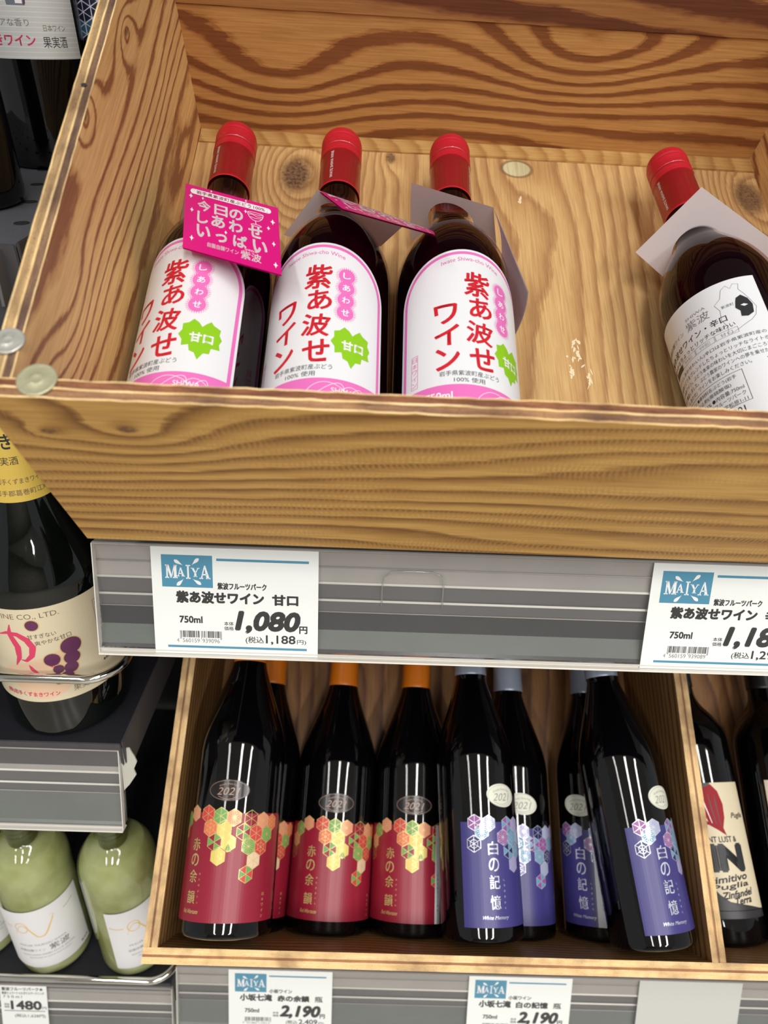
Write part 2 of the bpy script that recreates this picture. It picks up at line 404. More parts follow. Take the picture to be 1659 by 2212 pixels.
plain('shelf_shaded', (34, 35, 41), 0.5, metal=0.2, bump=0.35, bscale=900, var=0.2); plain('shelf_lit', (88, 90, 96), 0.5, metal=0.2, bump=0.35, bscale=900, var=0.2); plain('shelf_edge', (78, 76, 80), 0.42, metal=0.3, var=0.15, bscale=60)  # one shelf steel: darker copy paints in shade, paler copy the lit top shelf
plain('hole_black', (4, 4, 5), 0.9)
plain('gondola_black', (9, 9, 11), 0.7); plain('chrome', (225, 222, 215), 0.08, metal=1.0)
plain('pvc_grey', (156, 150, 146), 0.38, var=0.12, bscale=30); plain('pvc_mid', (88, 86, 88), 0.3, var=0.15, bscale=25); plain('pvc_dark', (48, 48, 52), 0.25, var=0.2, bscale=25); plain('pvc_low', (98, 103, 100), 0.3, var=0.15, bscale=25)
plain('pvc_edge', (222, 218, 210), 0.25); plain('plug_metal', (186, 182, 150), 0.32, metal=0.35, bump=0.5, bscale=700, var=0.08); plain('plug_silver', (198, 196, 188), 0.3, metal=0.45, bump=0.5, bscale=350, var=0.08)
plain('plug_rim', (232, 228, 214), 0.25, metal=0.4)
clear('pvc_clear', (254, 254, 254), gloss=0.01, rough=0.06, haze=0.02, hazecol=(225, 225, 222))
clear('bottle_glass', (226, 216, 218), gloss=0.0, rough=0.02, ior=1.38)
clear('green_tint_glass', (226, 232, 208), gloss=0.0, rough=0.02)

# ------------------------------------------------------------------ the shop around (seen only in reflections)
def slab(name, x0, x1, y0, y1, z0, z1, mat, label=None):
    bm = bmesh.new(); add_box(bm, x0, x1, y0, y1, z0, z1); o = obj(name, bm, mat); o['kind'] = 'structure'
    return o
slab('floor', -3, 3, -4.6, 1.2, -0.05, 0.0, plain('floor_vinyl', (176, 172, 162), 0.25, var=0.05, bscale=3))
slab('ceiling', -3, 3, -4.6, 1.2, CZ + 1.32, CZ + 1.37, plain('ceiling_board', (225, 226, 224), 0.8))
slab('wall_back', -3, 3, 0.86, 0.90, 0, CZ + 1.32, plain('wall_dark', (14, 14, 16), 0.8))
slab('wall_front', -3, 3, -4.6, -4.55, 0, CZ + 1.32, plain('wall_aisle', (150, 146, 140), 0.7, var=0.5, bscale=5))

Z = lambda z: CZ + z * MM          # measured heights are millimetres relative to the lens
# ================================================================== crates
PLY1 = [(0.0, 0.7, 0), (0.7, 4.1, 1), (4.1, 5.2, 0), (5.2, 8.8, 2), (8.8, 9.7, 0)]
edgewood('ply_light_u', (232, 190, 126), (252, 222, 168), 0, 1.0, speck=0.25); edgewood('ply_brown_u', (108, 62, 40), (156, 102, 66), 0, 2.0)
edgewood('ply_grey_u', (112, 80, 62), (172, 128, 88), 0, 3.0)
edgewood('ply_light_v', (220, 182, 122), (246, 218, 164), 1, 4.0, speck=0.25); edgewood('ply_brown_v', (92, 68, 60), (146, 112, 82), 1, 5.0)
edgewood('ply_grey_v', (146, 118, 84), (198, 162, 112), 1, 6.0)
edgewood('lip_light_u', (224, 182, 122), (246, 212, 156), 0, 7.0, speck=0.3); edgewood('lip_brown_u', (150, 100, 62), (178, 124, 80), 0, 8.0, speck=0.3)
edgewood('lip_light_v', (206, 168, 114), (236, 200, 146), 1, 9.0, speck=0.3); edgewood('lip_brown_v', (140, 98, 62), (170, 122, 80), 1, 10.0, speck=0.3)
def ply_board(name, parent, t_axis, t0, sgn, a_axis, a0, a1, b0, b1fn, layers, face_mat, edge_mats, seg=40, label=None, jit=0.00022):
    """plywood board: plies stacked along t_axis from t0 (inner face) outward; a_axis = long axis; third axis from b0 up to b1fn(a).
    Outer faces and core are the board's own mesh, the cross plies (set back a hair) are children named veneer."""
    ax = [0, 1, 2]; b_axis = [i for i in ax if i not in (t_axis, a_axis)][0]
    bm = bmesh.new(); kids = []
    def ply(bm_, s0, s1, back, mi_edge, facemi):
        prev = None; n = seg
        tf = lambda s: (t0 + sgn * s) * MM
        for i in range(n + 1):
            a = a0 + (a1 - a0) * i / n
            a_ = a + (back if i == 0 else (-back if i == n else 0))
            top = b1fn(a) - back + random.uniform(-1, 1) * jit / MM
            bot = b0 + (0 if i else 0)
            q = []
            for (s, b) in ((s0, bot), (s1, bot), (s1, top), (s0, top)):
                co = [0, 0, 0]; co[t_axis] = tf(s); co[a_axis] = a_ * MM; co[b_axis] = b * MM; q.append(bm_.verts.new(co))
            if prev:
                for k in range(4):
                    f = bm_.faces.new((prev[k], q[k], q[(k + 1) % 4], prev[(k + 1) % 4]))
                    f.material_index = mi_edge if k in (0, 2) else facemi
            else: bm_.faces.new(q).material_index = mi_edge
            prev = q
        bm_.faces.new(list(reversed(prev))).material_index = mi_edge
    for (s0, s1, kind) in layers:
        if kind == 0: ply(bm, s0, s1, 0.0, 1, 0)
    bmesh.ops.recalc_face_normals(bm, faces=bm.faces[:])
    o = obj(name, bm, [face_mat, edge_mats[0]], parent)
    if label: o['label'] = label
    for (s0, s1, kind) in layers:
        if kind:
            b2 = bmesh.new(); ply(b2, s0, s1, 0.22, 0, 0); bmesh.ops.recalc_face_normals(b2, faces=b2.faces[:])
            obj('veneer', b2, edge_mats[kind], o)
    return o
def box_matrix(o, yaw, roll, th):
    m = (RZ(yaw) @ RY(roll) @ RX(th)).to_4x4(); m.translation = (o[0] * MM, o[1] * MM, Z(o[2])); return m
BX1 = box_matrix((-154.76, 345.97, -203.49), 1.07, 0.87, 33.86)
BX2 = box_matrix((-170.26, 322.72, -595.15), 0.03, 0.0, 38.76)
W1, L1, H1, T1 = 463.96, 365.95, 135.04, 9.69
LGT, MIDT, DRK = (176, 124, 72), (146, 94, 52), (112, 66, 38)
fir('fir_floor1', 1, (200, 152, 96), (184, 134, 82), (164, 114, 70), bright=(1.3, 1.6, 1.95), rings=11, fa=1.3, fc=8, across=0, lin_=80, seed=3.1, band=0.55, chips=0.9, soft=True,
    knots=(((0.082, 0.317, 0), 0.024, 0.5, 1.0), ((0.158, 0.343, 0), 0.008, 0.12, 0.9), ((0.452, 0.318, 0), 0.024, 0.4, 0.9), ((0.262, 0.350, 0), 0.03, 0.2, 0.0)),
    plugs=(((0.262, 0.338, 0), 0.0105, 0.0085),))
fir('fir_side1', 1, (206, 158, 102), (182, 130, 80), (136, 86, 54), bright=(1.6, 1.95, 2.25), rings=15, fa=1.3, fc=9, across=2, lin_=70, seed=9.4, band=0.66, chips=0.0,
    knots=(((0, 0.247, 0.136), 0.010, -0.10, 0.0), ((0, 0.247, 0.137), 0.004, -0.05, 0.9), ((0, 0.155, 0.146), 0.010, -0.12, 0.0), ((0, 0.155, 0.147), 0.005, -0.05, 1.0), ((0, 0.062, 0.100), 0.016, 0.10, 0.0)))
fir('fir_back1', 0, (186, 130, 76), (164, 106, 58), (128, 74, 42), bright=(1.35, 1.6, 1.75), rings=10, fa=1.5, fc=8, across=2, lin_=38, seed=5.3, band=0.50, chips=0.55,
    knots=(((0.300, 0.366, 0.075), 0.03, 0.25, 0.0), ((0.07, 0.366, 0.04), 0.03, 0.2, 0.0)))
fir('fir_top1', 0, (164, 108, 62), (134, 80, 48), (104, 56, 36), bright=(1.25, 1.5, 1.7), rings=4, fa=1.4, fc=10, across=2, lin_=50, seed=1.3, band=0.40, chips=0.5)
fir('fir_front1', 0, (190, 150, 88), (158, 118, 64), (120, 82, 44), bright=(1.4, 1.42, 1.35), rings=10, fa=1.8, fc=10, across=2, lin_=75, seed=12.2, chips=0.0, soft=True, ripple=0.75,
    knots=(((0.043, -0.0097, 0.115), 0.017, 0.16, 0.0), ((0.043, -0.0097, 0.115), 0.0052, 0.05, 1.0), ((0.008, -0.0097, 0.111), 0.004, 0.08, 0.9)))
fir('fir_batten', 0, (196, 150, 92), (184, 136, 80), (170, 120, 68), bright=(1.15, 1.3, 1.4), rings=5, fa=2, fc=12, seed=2, soft=True, chips=0.1)
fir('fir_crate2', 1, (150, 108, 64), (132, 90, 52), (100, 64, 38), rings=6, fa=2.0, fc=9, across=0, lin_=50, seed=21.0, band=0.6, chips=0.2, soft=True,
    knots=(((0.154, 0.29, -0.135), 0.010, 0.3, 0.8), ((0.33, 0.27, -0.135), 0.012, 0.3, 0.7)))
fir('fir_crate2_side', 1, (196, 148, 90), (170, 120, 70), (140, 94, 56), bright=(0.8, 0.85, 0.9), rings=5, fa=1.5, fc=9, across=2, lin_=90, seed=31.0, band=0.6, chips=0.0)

crate1 = thing('display_crate', 'upper tilted plywood display crate holding red-capped pink-label bottles', 'crate', BX1)
side_top = lambda v: H1 + 28.1 * max(v, 0) / L1
ply_board('left_side_panel', crate1, 0, 0.0, -1, 1, 0.0, L1 + 12, -9.0, lambda v: side_top(v), PLY1, MATS['fir_side1'], (MATS['ply_light_v'], MATS['ply_brown_v'], MATS['ply_grey_v']), 60)
ply_board('right_side_panel', crate1, 0, W1, 1, 1, 0.0, L1 + 12, -9.0, lambda v: side_top(v), PLY1, MATS['fir_side1'], (MATS['ply_light_v'], MATS['ply_brown_v'], MATS['ply_grey_v']), 40)
ply_board('front_board', crate1, 1, 0.0, -1, 0, -T1 - 2.5, W1 + T1, 0.0, lambda u: H1, PLY1, MATS['fir_front1'], (MATS['ply_light_u'], MATS['ply_brown_u'], MATS['ply_grey_u']), 90, jit=0.0004)
bm = bmesh.new(); add_box(bm, 0, W1 * MM, 0, L1 * MM, -9 * MM, 0); obj('floor_panel', bm, MATS['fir_floor1'], crate1)
bm = bmesh.new(); add_box(bm, 0, W1 * MM, L1 * MM, (L1 + 12) * MM, 0.2 * MM, 94 * MM, seg=(30, 1, 1), jit=0.0002); obj('back_board', bm, MATS['fir_back1'], crate1)
bm = bmesh.new(); add_box(bm, 0, W1 * MM, (L1 - 1.2) * MM, (L1 + 12) * MM, 94.8 * MM, 163 * MM, seg=(30, 1, 1), jit=0.0002); o = obj('upper_back_board', bm, MATS['fir_top1'], crate1); o['label'] = 'darker reddish upper back board'
bm = bmesh.new(); add_box(bm, 0.5 * MM, (W1 - 0.5) * MM, (L1 - 16.3) * MM, (L1 - 0.3) * MM, 0.1 * MM, 1.6 * MM, seg=(20, 1, 1), jit=0.0002); bmesh.ops.bevel(bm, geom=[e for e in bm.edges if abs(e.verts[0].co.y - e.verts[1].co.y) < 1e-4 and e.verts[0].co.z > 0.001 and e.verts[1].co.z > 0.001 and len(e.link_faces) == 2 and e.calc_face_angle(0) > 1.0], offset=0.0005, segments=1, affect='EDGES')
obj('batten', bm, MATS['fir_batten'], crate1)
# pale glue splinters stuck to the crate floor
bm = bmesh.new()
for (cx, cy, n, s) in ((289, 146, 26, 7), (285, 128, 10, 3.5), (222, 60, 14, 4), (252, 54, 8, 3), (296, 122, 8, 4), (240, 238, 5, 3), (262, 300, 5, 2)):
    for i in range(n):
        x = cx + random.gauss(0, s * 0.35); y = cy + random.gauss(0, s); ln = random.uniform(0.8, 3.6); wd = random.uniform(0.3, 1.3); a = random.gauss(0, 0.35)
        pts = []
        for k in range(6):
            t = 2 * math.pi * k / 6; px, py = wd * math.cos(t) * random.uniform(.6, 1.2), ln * math.sin(t) * random.uniform(.6, 1.2)
            pts.append(((x + px * math.cos(a) - py * math.sin(a)) * MM, (y + px * math.sin(a) + py * math.cos(a)) * MM))
        lo = [bm.verts.new((p[0], p[1], 0.05 * MM)) for p in pts]; hi = [bm.verts.new((p[0], p[1], random.uniform(.2, .4) * MM)) for p in pts]
        bm.faces.new(hi)
        for k in range(6): bm.faces.new((lo[k], lo[(k + 1) % 6], hi[(k + 1) % 6], hi[k]))
o = obj('glue_residue', bm, plain('glue_white', (232, 214, 178), 0.5), crate1); o['kind'] = 'stuff'
# round metal covers at the corner
def plug(cx, cy, wz, r, mat, lab, tx=0.0):
    bm = bmesh.new(); lathe(bm, mmp([(r, 0), (r, 0.5), (r - 0.5, 0.9), (r - 1.0, 0.75), (r * 0.33, 0.8), (r * 0.30, 1.0), (r * 0.24, 0.85), (0.01, 0.8)]), 48, cap0=True)
    for f in bm.faces:
        if f.calc_center_median().z > 0.0006: pass
    o = obj('round_nail_cover', bm, MATS[mat], crate1, smooth=True); o['label'] = lab
    o.location = (cx * MM, cy * MM, wz * MM); o.rotation_euler = (tx, 0, 0)
plug(-5.3, 17.5, H1 + 1.5, 6.9, 'plug_silver', 'silver round nail cover')
plug(10.7, -1.0, H1 + 0.35, 8.2, 'plug_metal', 'brassy round nail cover')
# metal staple hole + nail on the side board edge
bm = bmesh.new(); lathe(bm, mmp([(1.4, 0), (1.4, 0.4), (0.01, 0.5)]), 16, cap0=True); o = obj('nail_head', bm, plain('nail_grey', (110, 112, 120), 0.3, metal=0.8), crate1); o.location = (-4.5 * MM, 0.176, (side_top(176) + 0.1) * MM)

# ------------------------------------------------------------------ lower crate
D2, T2, H2 = 462.63, 11.89, 135.0
PLY2 = [(0.0, 5.0, 0), (5.0, 6.9, 1), (6.9, 11.89, 0)]
crate2 = thing('display_crate', 'lower tilted plywood crate of dark bottles with red and indigo labels', 'crate', BX2)
lid = (MATS['lip_light_v'], MATS['lip_brown_v'], MATS['lip_brown_v'])
ply_board('left_side_panel', crate2, 0, 0.0, -1, 1, 0.0, L1, -H2 - 9, lambda v: 0.0, PLY2, MATS['fir_crate2_side'], lid, 40)
ply_board('divider', crate2, 0, D2, 1, 1, 0.0, L1, -H2, lambda v: -0.3, PLY2, MATS['fir_crate2_side'], lid, 40)
ply_board('front_board', crate2, 1, 0.0, -1, 0, -T2, 720, -H2 - 9, lambda u: 0.0, PLY2, MATS['fir_crate2_side'], (MATS['lip_light_u'], MATS['lip_brown_u'], MATS['lip_brown_u']), 90)
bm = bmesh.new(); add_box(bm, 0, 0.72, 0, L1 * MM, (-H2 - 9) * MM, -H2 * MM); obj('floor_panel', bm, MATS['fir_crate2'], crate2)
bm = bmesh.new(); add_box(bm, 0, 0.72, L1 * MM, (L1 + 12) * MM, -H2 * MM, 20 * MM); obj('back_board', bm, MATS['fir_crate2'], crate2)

# ------------------------------------------------------------------ sloping steel shelves that carry the crates
def sloped_shelf(mw, w0, u0, u1, label, v1=372):
    t = thing('sloped_shelf', label, 'shelf', mw)
    bm = bmesh.new(); add_box(bm, u0 * MM, u1 * MM, -2 * MM, v1 * MM, (w0 - 2.2) * MM, (w0 - 0.2) * MM); obj('plate', bm, MATS['shelf_shaded'], t)
    bm = bmesh.new(); add_box(bm, u0 * MM, (u0 + 2) * MM, 12 * MM, v1 * MM, (w0 - 40) * MM, (w0 - 2.4) * MM); obj('bracket', bm, MATS['shelf_edge'], t)
    return t
sloped_shelf(BX1, -9, -6, 640, 'sloping dark steel shelf under the upper crate')
sloped_shelf(BX2, -H2 - 9, -6, 720, 'sloping dark steel shelf under the lower crate')

# ================================================================== price rails
def rail(name, label, x0, x1, y, z, phi, h=77.0, broken=False, style=0):
    """clear price channel; local x along the shelf, local y down the face, local z towards the aisle"""
    ph = rad(phi)
    ex = Vector((1, 0, 0)); ey = Vector((0, -math.sin(ph), -math.cos(ph))); ez = ex.cross(ey)
    if ez.y > 0: ez = -ez
    m = Matrix(((ex.x, -ey.x, ez.x), (ex.y, -ey.y, ez.y), (ex.z, -ey.z, ez.z))).to_4x4()   # local y = up
    m.translation = (x0 * MM, y * MM, Z(z))
    t = thing(name, label, 'price rail', m)
    W = (x1 - x0) * MM
    # backing profile, in strips of the moulding: (y0, y1, depth0, depth1, material)
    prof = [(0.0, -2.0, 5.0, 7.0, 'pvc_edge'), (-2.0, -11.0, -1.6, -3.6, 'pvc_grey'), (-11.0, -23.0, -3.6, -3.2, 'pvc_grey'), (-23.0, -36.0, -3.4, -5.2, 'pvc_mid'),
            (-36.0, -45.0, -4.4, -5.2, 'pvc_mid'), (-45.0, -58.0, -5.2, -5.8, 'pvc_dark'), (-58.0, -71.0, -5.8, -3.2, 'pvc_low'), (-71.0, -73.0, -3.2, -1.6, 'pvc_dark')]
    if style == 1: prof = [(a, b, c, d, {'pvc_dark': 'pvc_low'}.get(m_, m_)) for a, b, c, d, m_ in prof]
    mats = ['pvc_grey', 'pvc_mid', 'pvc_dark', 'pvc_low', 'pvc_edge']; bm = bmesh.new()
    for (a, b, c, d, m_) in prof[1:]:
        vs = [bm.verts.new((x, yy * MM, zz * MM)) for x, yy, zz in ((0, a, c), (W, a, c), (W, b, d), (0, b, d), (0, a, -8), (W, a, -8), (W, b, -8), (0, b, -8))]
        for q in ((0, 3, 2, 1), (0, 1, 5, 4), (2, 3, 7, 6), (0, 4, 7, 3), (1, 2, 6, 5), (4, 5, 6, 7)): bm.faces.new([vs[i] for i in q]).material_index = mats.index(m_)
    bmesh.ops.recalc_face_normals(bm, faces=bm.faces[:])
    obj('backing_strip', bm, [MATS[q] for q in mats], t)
    # moulded ridges that catch the light
    for (yy, zz, r) in ((-12.5, -3.0, 0.55), (-23.5, -2.8, 0.95), (-36.0, -4.2, 0.9), (-44.5, -4.7, 0.4)):
        bm = bmesh.new(); tube(bm, [(0.0006, yy * MM, zz * MM), (W - 0.0006, yy * MM, zz * MM)], r * MM, 10); obj('ridge', bm, MATS['pvc_edge'] if r > 0.6 else MATS['pvc_grey'], t, smooth=True)
    # clear cover with the turned edges at top and bottom
    bm = bmesh.new(); add_box(bm, 0, W, -75.0 * MM, -0.6 * MM, 0.9 * MM, 1.9 * MM); obj('clear_cover', bm, MATS['pvc_clear'], t)
    bm = bmesh.new(); add_box(bm, 0, W, -0.8 * MM, 1.0 * MM, -7.5 * MM, 2.2 * MM); bmesh.ops.bevel(bm, geom=bm.edges[:], offset=0.0005, segments=2, affect='EDGES'); obj('top_lip', bm, MATS['pvc_grey'], t)
    bm = bmesh.new(); add_box(bm, 0, W, -77.2 * MM, -75.9 * MM, -6 * MM, 3.2 * MM); add_box(bm, 0, W, -75.9 * MM, -74.6 * MM, -2.6 * MM, -0.6 * MM); add_box(bm, 0, W, -74.2 * MM, -73.4 * MM, -1.0 * MM, 0.6 * MM)
    bmesh.ops.bevel(bm, geom=bm.edges[:], offset=0.00025, segments=2, affect='EDGES'); obj('bottom_lip', bm, MATS['pvc_edge'], t)
    bm = bmesh.new(); add_box(bm, -0.1 * MM, 0.5 * MM, -76 * MM, 0, -3 * MM, 2.1 * MM); obj('end_edge', bm, MATS['pvc_edge'], t)
    bm = bmesh.new(); add_box(bm, W - 0.5 * MM, W + 0.1 * MM, -76 * MM, 0, -3 * MM, 2.1 * MM); obj('end_edge', bm, MATS['pvc_edge'], t)
    if broken:   # snapped corner of the channel, a jagged flap
        bm = bmesh.new(); pts = [(0, 0), (6, -2), (7.5, -7), (9, -11), (10.5, -17), (8.2, -23), (9.6, -29), (5, -36), (1, -40)]
        lo = [bm.verts.new((W + px * MM, py * MM, (-3 - px * 0.7) * MM)) for px, py in pts]; hi = [bm.verts.new((W + px * MM, py * MM, (-1.8 - px * 0.7) * MM)) for px, py in pts]
        bm.faces.new(hi); bm.faces.new(list(reversed(lo)))
        for k in range(len(pts)): bm.faces.new((lo[k], lo[(k + 1) % len(pts)], hi[(k + 1) % len(pts)], hi[k]))
        o = obj('broken_end', bm, plain('pvc_broken', (186, 184, 172), 0.35), t); o['label'] = 'jagged broken end'
    return t, m
r1, M1 = rail('price_rail', 'long clear price rail under the upper crate', -181.5, 640, 371.91, -232.57, 13.87)
r2, M2 = rail('price_rail', 'clear price rail under the lower crate, cut by picture bottom', -192.0, 640, 393.55, -758.43, 18.55, style=1)
r3, M3 = rail('price_rail', 'empty scuffed price rail at left with a broken right end', -560, -206, 398, -449, 15.0, broken=True, style=1)
r4, M4 = rail('price_rail', 'price rail at bottom left holding the 1480 card', -560, -202.5, 396, -806, 17.0, style=1)

# ------------------------------------------------------------------ price cards
def serif(a, ch, x, y, w_, h_, mat, L):
    s = w_ * 0.26; t = h_ * 0.09; th = w_ * 0.13
    def q(*p): a.poly(list(p), mat, L)
    def slab_(cx, yy, ww): a.rect(cx - ww / 2, yy, cx + ww / 2, yy + t, mat, L)
    if ch == 'I':
        a.rect(x + w_ / 2 - s * 0.75, y, x + w_ / 2 + s * 0.75, y + h_, mat, L); slab_(x + w_ / 2, y, w_ * 1.0); slab_(x + w_ / 2, y + h_ - t, w_ * 1.0)
    if ch == 'M':
        a.rect(x + w_ * .08, y, x + w_ * .08 + th, y + h_, mat, L); a.rect(x + w_ * .72, y, x + w_ * .72 + s * .9, y + h_, mat, L)
        q((x + w_ * .06, y + h_), (x + w_ * .30, y + h_), (x + w_ * .56, y + h_ * .15), (x + w_ * .44, y)); q((x + w_ * .74, y + h_), (x + w_ * .82, y + h_), (x + w_ * .56, y + h_ * .1), (x + w_ * .46, y))
        slab_(x + w_ * .14, y, w_ * .34); slab_(x + w_ * .83, y, w_ * .42); slab_(x + w_ * .14, y + h_ - t, w_ * .28); slab_(x + w_ * .86, y + h_ - t, w_ * .28)
    if ch == 'A':
        q((x + w_ * .44, y + h_), (x + w_ * .58, y + h_), (x + w_ * .98, y), (x + w_ * .68, y)); q((x + w_ * .46, y + h_), (x + w_ * .54, y + h_ * .9), (x + w_ * .22, y), (x + w_ * .10, y))
        a.rect(x + w_ * .26, y + h_ * .28, x + w_ * .74, y + h_ * .38, mat, L); slab_(x + w_ * .16, y, w_ * .36); slab_(x + w_ * .84, y, w_ * .44)
    if ch == 'Y':
        a.rect(x + w_ * .38, y, x + w_ * .64, y + h_ * .5, mat, L); q((x, y + h_), (x + w_ * .30, y + h_), (x + w_ * .64, y + h_ * .42), (x + w_ * .38, y + h_ * .42)); q((x + w_ * .84, y + h_), (x + w_ * .96, y + h_), (x + w_ * .6, y + h_ * .4), (x + w_ * .48, y + h_ * .42))
        slab_(x + w_ * .51, y, w_ * .5); slab_(x + w_ * .14, y + h_ - t, w_ * .42); slab_(x + w_ * .9, y + h_ - t, w_ * .34)
def drop(a, x, y, ang, ln, mat, L):
    pts = []
    for i in range(15):
        t = i / 14; wd = 0.17 * ln * math.sin(math.pi * min(1, t ** 2.0)) ** 0.8 if 0 < t < 1 else 0.02
        pts.append((t * ln, wd, 0.12 * ln * math.sin(t * 1.6)))
    up_ = [(p[0], p[1] + p[2]) for p in pts]; dn = [(p[0], -p[1] + p[2]) for p in reversed(pts)]
    ca, sa = math.cos(ang), math.sin(ang); a.poly([(x + px * ca - py * sa, y + px * sa + py * ca) for px, py in up_ + dn], mat, L)
def barcode(a, x0, x1, y0, y1, code, mat='ink_black', L=1, guards=1.2, seed=1):
    rnd = random.Random(seed); n = 95; m_ = (x1 - x0) / n; k = 0; g_ = (0, 2, 46, 48, 92, 94)
    while k < n:
        if k in g_: a.rect(x0 + k * m_, y0 - guards, x0 + (k + 1) * m_, y1, mat, L); k += 2; continue
        run = rnd.choice((1, 1, 2, 2, 3)); end = min(k + run, n)
        for gg in g_:
            if k < gg <= end: end = gg - 1
        if end > k: a.rect(x0 + k * m_, y0, x0 + end * m_, y1, mat, L)
        k = max(end, k + 1); gap = rnd.choice((1, 1, 2))
        for gg in g_:
            if k < gg < k + gap + 1: gap = gg - k
        k += gap
def card_art(maker, product, price, tax, code, seed, blur=False):
    a = Art(); H = 74.64; Wc = 107.73; Y = lambda y: H - y
    a.rect(0, 0, Wc, H, 'card_paper', 0)
    a.rect(6.6, Y(27.5), 39.4, Y(5.5), 'shop_blue', 1)
    for ch, x, w_, h_, y in (('M', 9.0, 7.6, 9.2, 21.5), ('A', 16.3, 5.0, 6.2, 20.2), ('I', 22.2, 2.9, 9.6, 21.7), ('Y', 25.8, 4.9, 6.2, 20.2), ('A', 31.0, 6.6, 9.2, 21.5)): serif(a, ch, x, Y(y), w_, h_, 'tag_white', 2)
    drop(a, 20.6, Y(12.6), rad(140), 6.8, 'tag_white', 2); drop(a, 26.0, Y(12.4), rad(38), 6.8, 'tag_white', 2); drop(a, 20.8, Y(21.6), rad(218), 6.8, 'tag_white', 2); drop(a, 26.2, Y(21.6), rad(-42), 6.8, 'tag_white', 2)
    a.rect(42, Y(8.9), 101.5, Y(7.2), 'shop_blue', 1); a.rect(8.5, Y(70.2), 100.5, Y(68.6), 'shop_blue', 1)
    a.text(maker, 42.4, 74 if len(maker) > 6 else 66, Y(26.0), 4.5, 'ink_black', 1, 0.034)
    x = 15.5
    a.text(product[0], product[1], product[2], Y(34.2), 7.8, 'ink_black', 1, 0.048)
    a.text(product[3], product[4], product[5], Y(34.6), 7.0, 'ink_black', 1, 0.048)
    if len(product) > 6: a.text(product[6], product[7], product[8], Y(34.8), 6.8, 'ink_black', 1, 0.02)
    a.text('750ml', 17, 31.7, Y(50), 4.6, 'ink_black', 1, 0.03)
    a.text('本体', 46, 52.2, Y(52.2), 2.8, 'ink_black', 1, 0.012); a.text('価格', 46, 52.2, Y(55.6), 2.8, 'ink_black', 1, 0.012)
    a.text(price, 55, 95, Y(50.8), 14.6, 'ink_black', 1, 0.045, shear=0.22); a.text('円', 95.6, 100.6, Y(55.2), 5.0, 'ink_black', 1, 0.035)
    barcode(a, 16.8, 44.2, Y(62.8), Y(58), code, seed=seed)
    d = code
    a.text(d[0], 14.6, 16.0, Y(65), 2.9, 'ink_grey', 1); a.text(d[1:7], 18.4, 29.6, Y(65), 2.9, 'ink_grey', 1); a.text(d[7:], 31.4, 42.8, Y(65), 2.9, 'ink_grey', 1)
    a.text('(税込', 60, 72, Y(63.6), 5.2, 'ink_black', 1, 0.012); a.text(tax, 73.5, 92.8, Y(63.0), 6.6, 'ink_black', 1, 0.018); a.text('円)', 94, 100, Y(64.2), 3.6, 'ink_black', 1, 0.008)
    return a
def card(art, Mr, a0, label, w_=107.73, h_=74.64, group=None, skew=0.0):
    t = thing('price_card', label, 'price card', Mr @ Matrix.Translation((a0 * MM, -1.0 * MM, 0.25 * MM)), group)
    bm = bmesh.new(); add_box(bm, 0, w_ * MM, -h_ * MM, 0, -0.3 * MM, -0.05 * MM); obj('card_stock', bm, MATS['card_paper'], t)
    art.mesh('printing', lambda x, y, z: Vector(((x) * MM, (y - h_) * MM, (z - 0.03) * MM)), t, dz=0.06)
    return t
card(card_art('紫波フルーツパーク', ('紫あ波せワイン', 15.5, 72, '甘口', 78, 94.4), '1,080', '1,188', '4560159939096', 3), M1, 36.96, 'price card reading 1,080 yen, left on the upper rail')
card(card_art('紫波フルーツパーク', ('紫あ波せワイン', 15.5, 72, '辛口', 78, 94.4), '1,180', '1,298', '4560159939089', 5), M1, 360.4, 'price card reading 1,180 yen, right end of the upper rail')
card(card_art('小坂ワイン', ('小坂七滝', 12, 45, '赤の余韻', 51, 84, '瓶', 90, 98), '2,190', '2,409', '4931860110012', 7), M2, -138.35 + 192.0, 'price card reading 2,190 yen below the red-labelled bottles')
card(card_art('小坂ワイン', ('小坂七滝', 12, 45, '白の記憶', 51, 84, '瓶', 90, 98), '2,190', '2,409', '4931860110029', 9), M2, 111.54 + 192.0, 'price card reading 2,190 yen below the indigo-labelled bottles')
a = Art(); a.rect(0, 0, 107.7, 74.6, 'grey_label', 0); card(a, M2, 289.5 + 192.0, 'blank back of a price card, right end of the lower rail')
a = Art(); a.rect(0, 0, 50, 60, 'card_paper', 0)
a.text('紫波フルーツパーク★', 2, 46, 54.5, 4.2, 'ink_black', 1, 0.03); a.text('紫波ミュラートゥルガウスパークリング', 2, 47, 49.3, 3.4, 'ink_black', 1, 0.02); a.text('750ml', 3, 23, 44.6, 3.2, 'ink_black', 1, 0.01, space=1.5)
a.text('税抜', 3.5, 9, 34.6, 2.8, 'ink_black', 1, 0.01); a.text('価格', 3.5, 9, 31.4, 2.8, 'ink_black', 1, 0.01); a.text('1480', 11, 43, 33.8, 10.5, 'ink_black', 1, 0.04); a.text('円', 44, 48.5, 30.6, 3.4, 'ink_black', 1, 0.01)
a.rect(3, 26, 47, 27, 'ink_grey', 1); a.text('(税込1,628円)', 14, 47, 20, 5, 'ink_black', 1, 0.01)
card(a, M4, 560 - 387.0, 'small price card reading 1480 at bottom left', 50, 60)
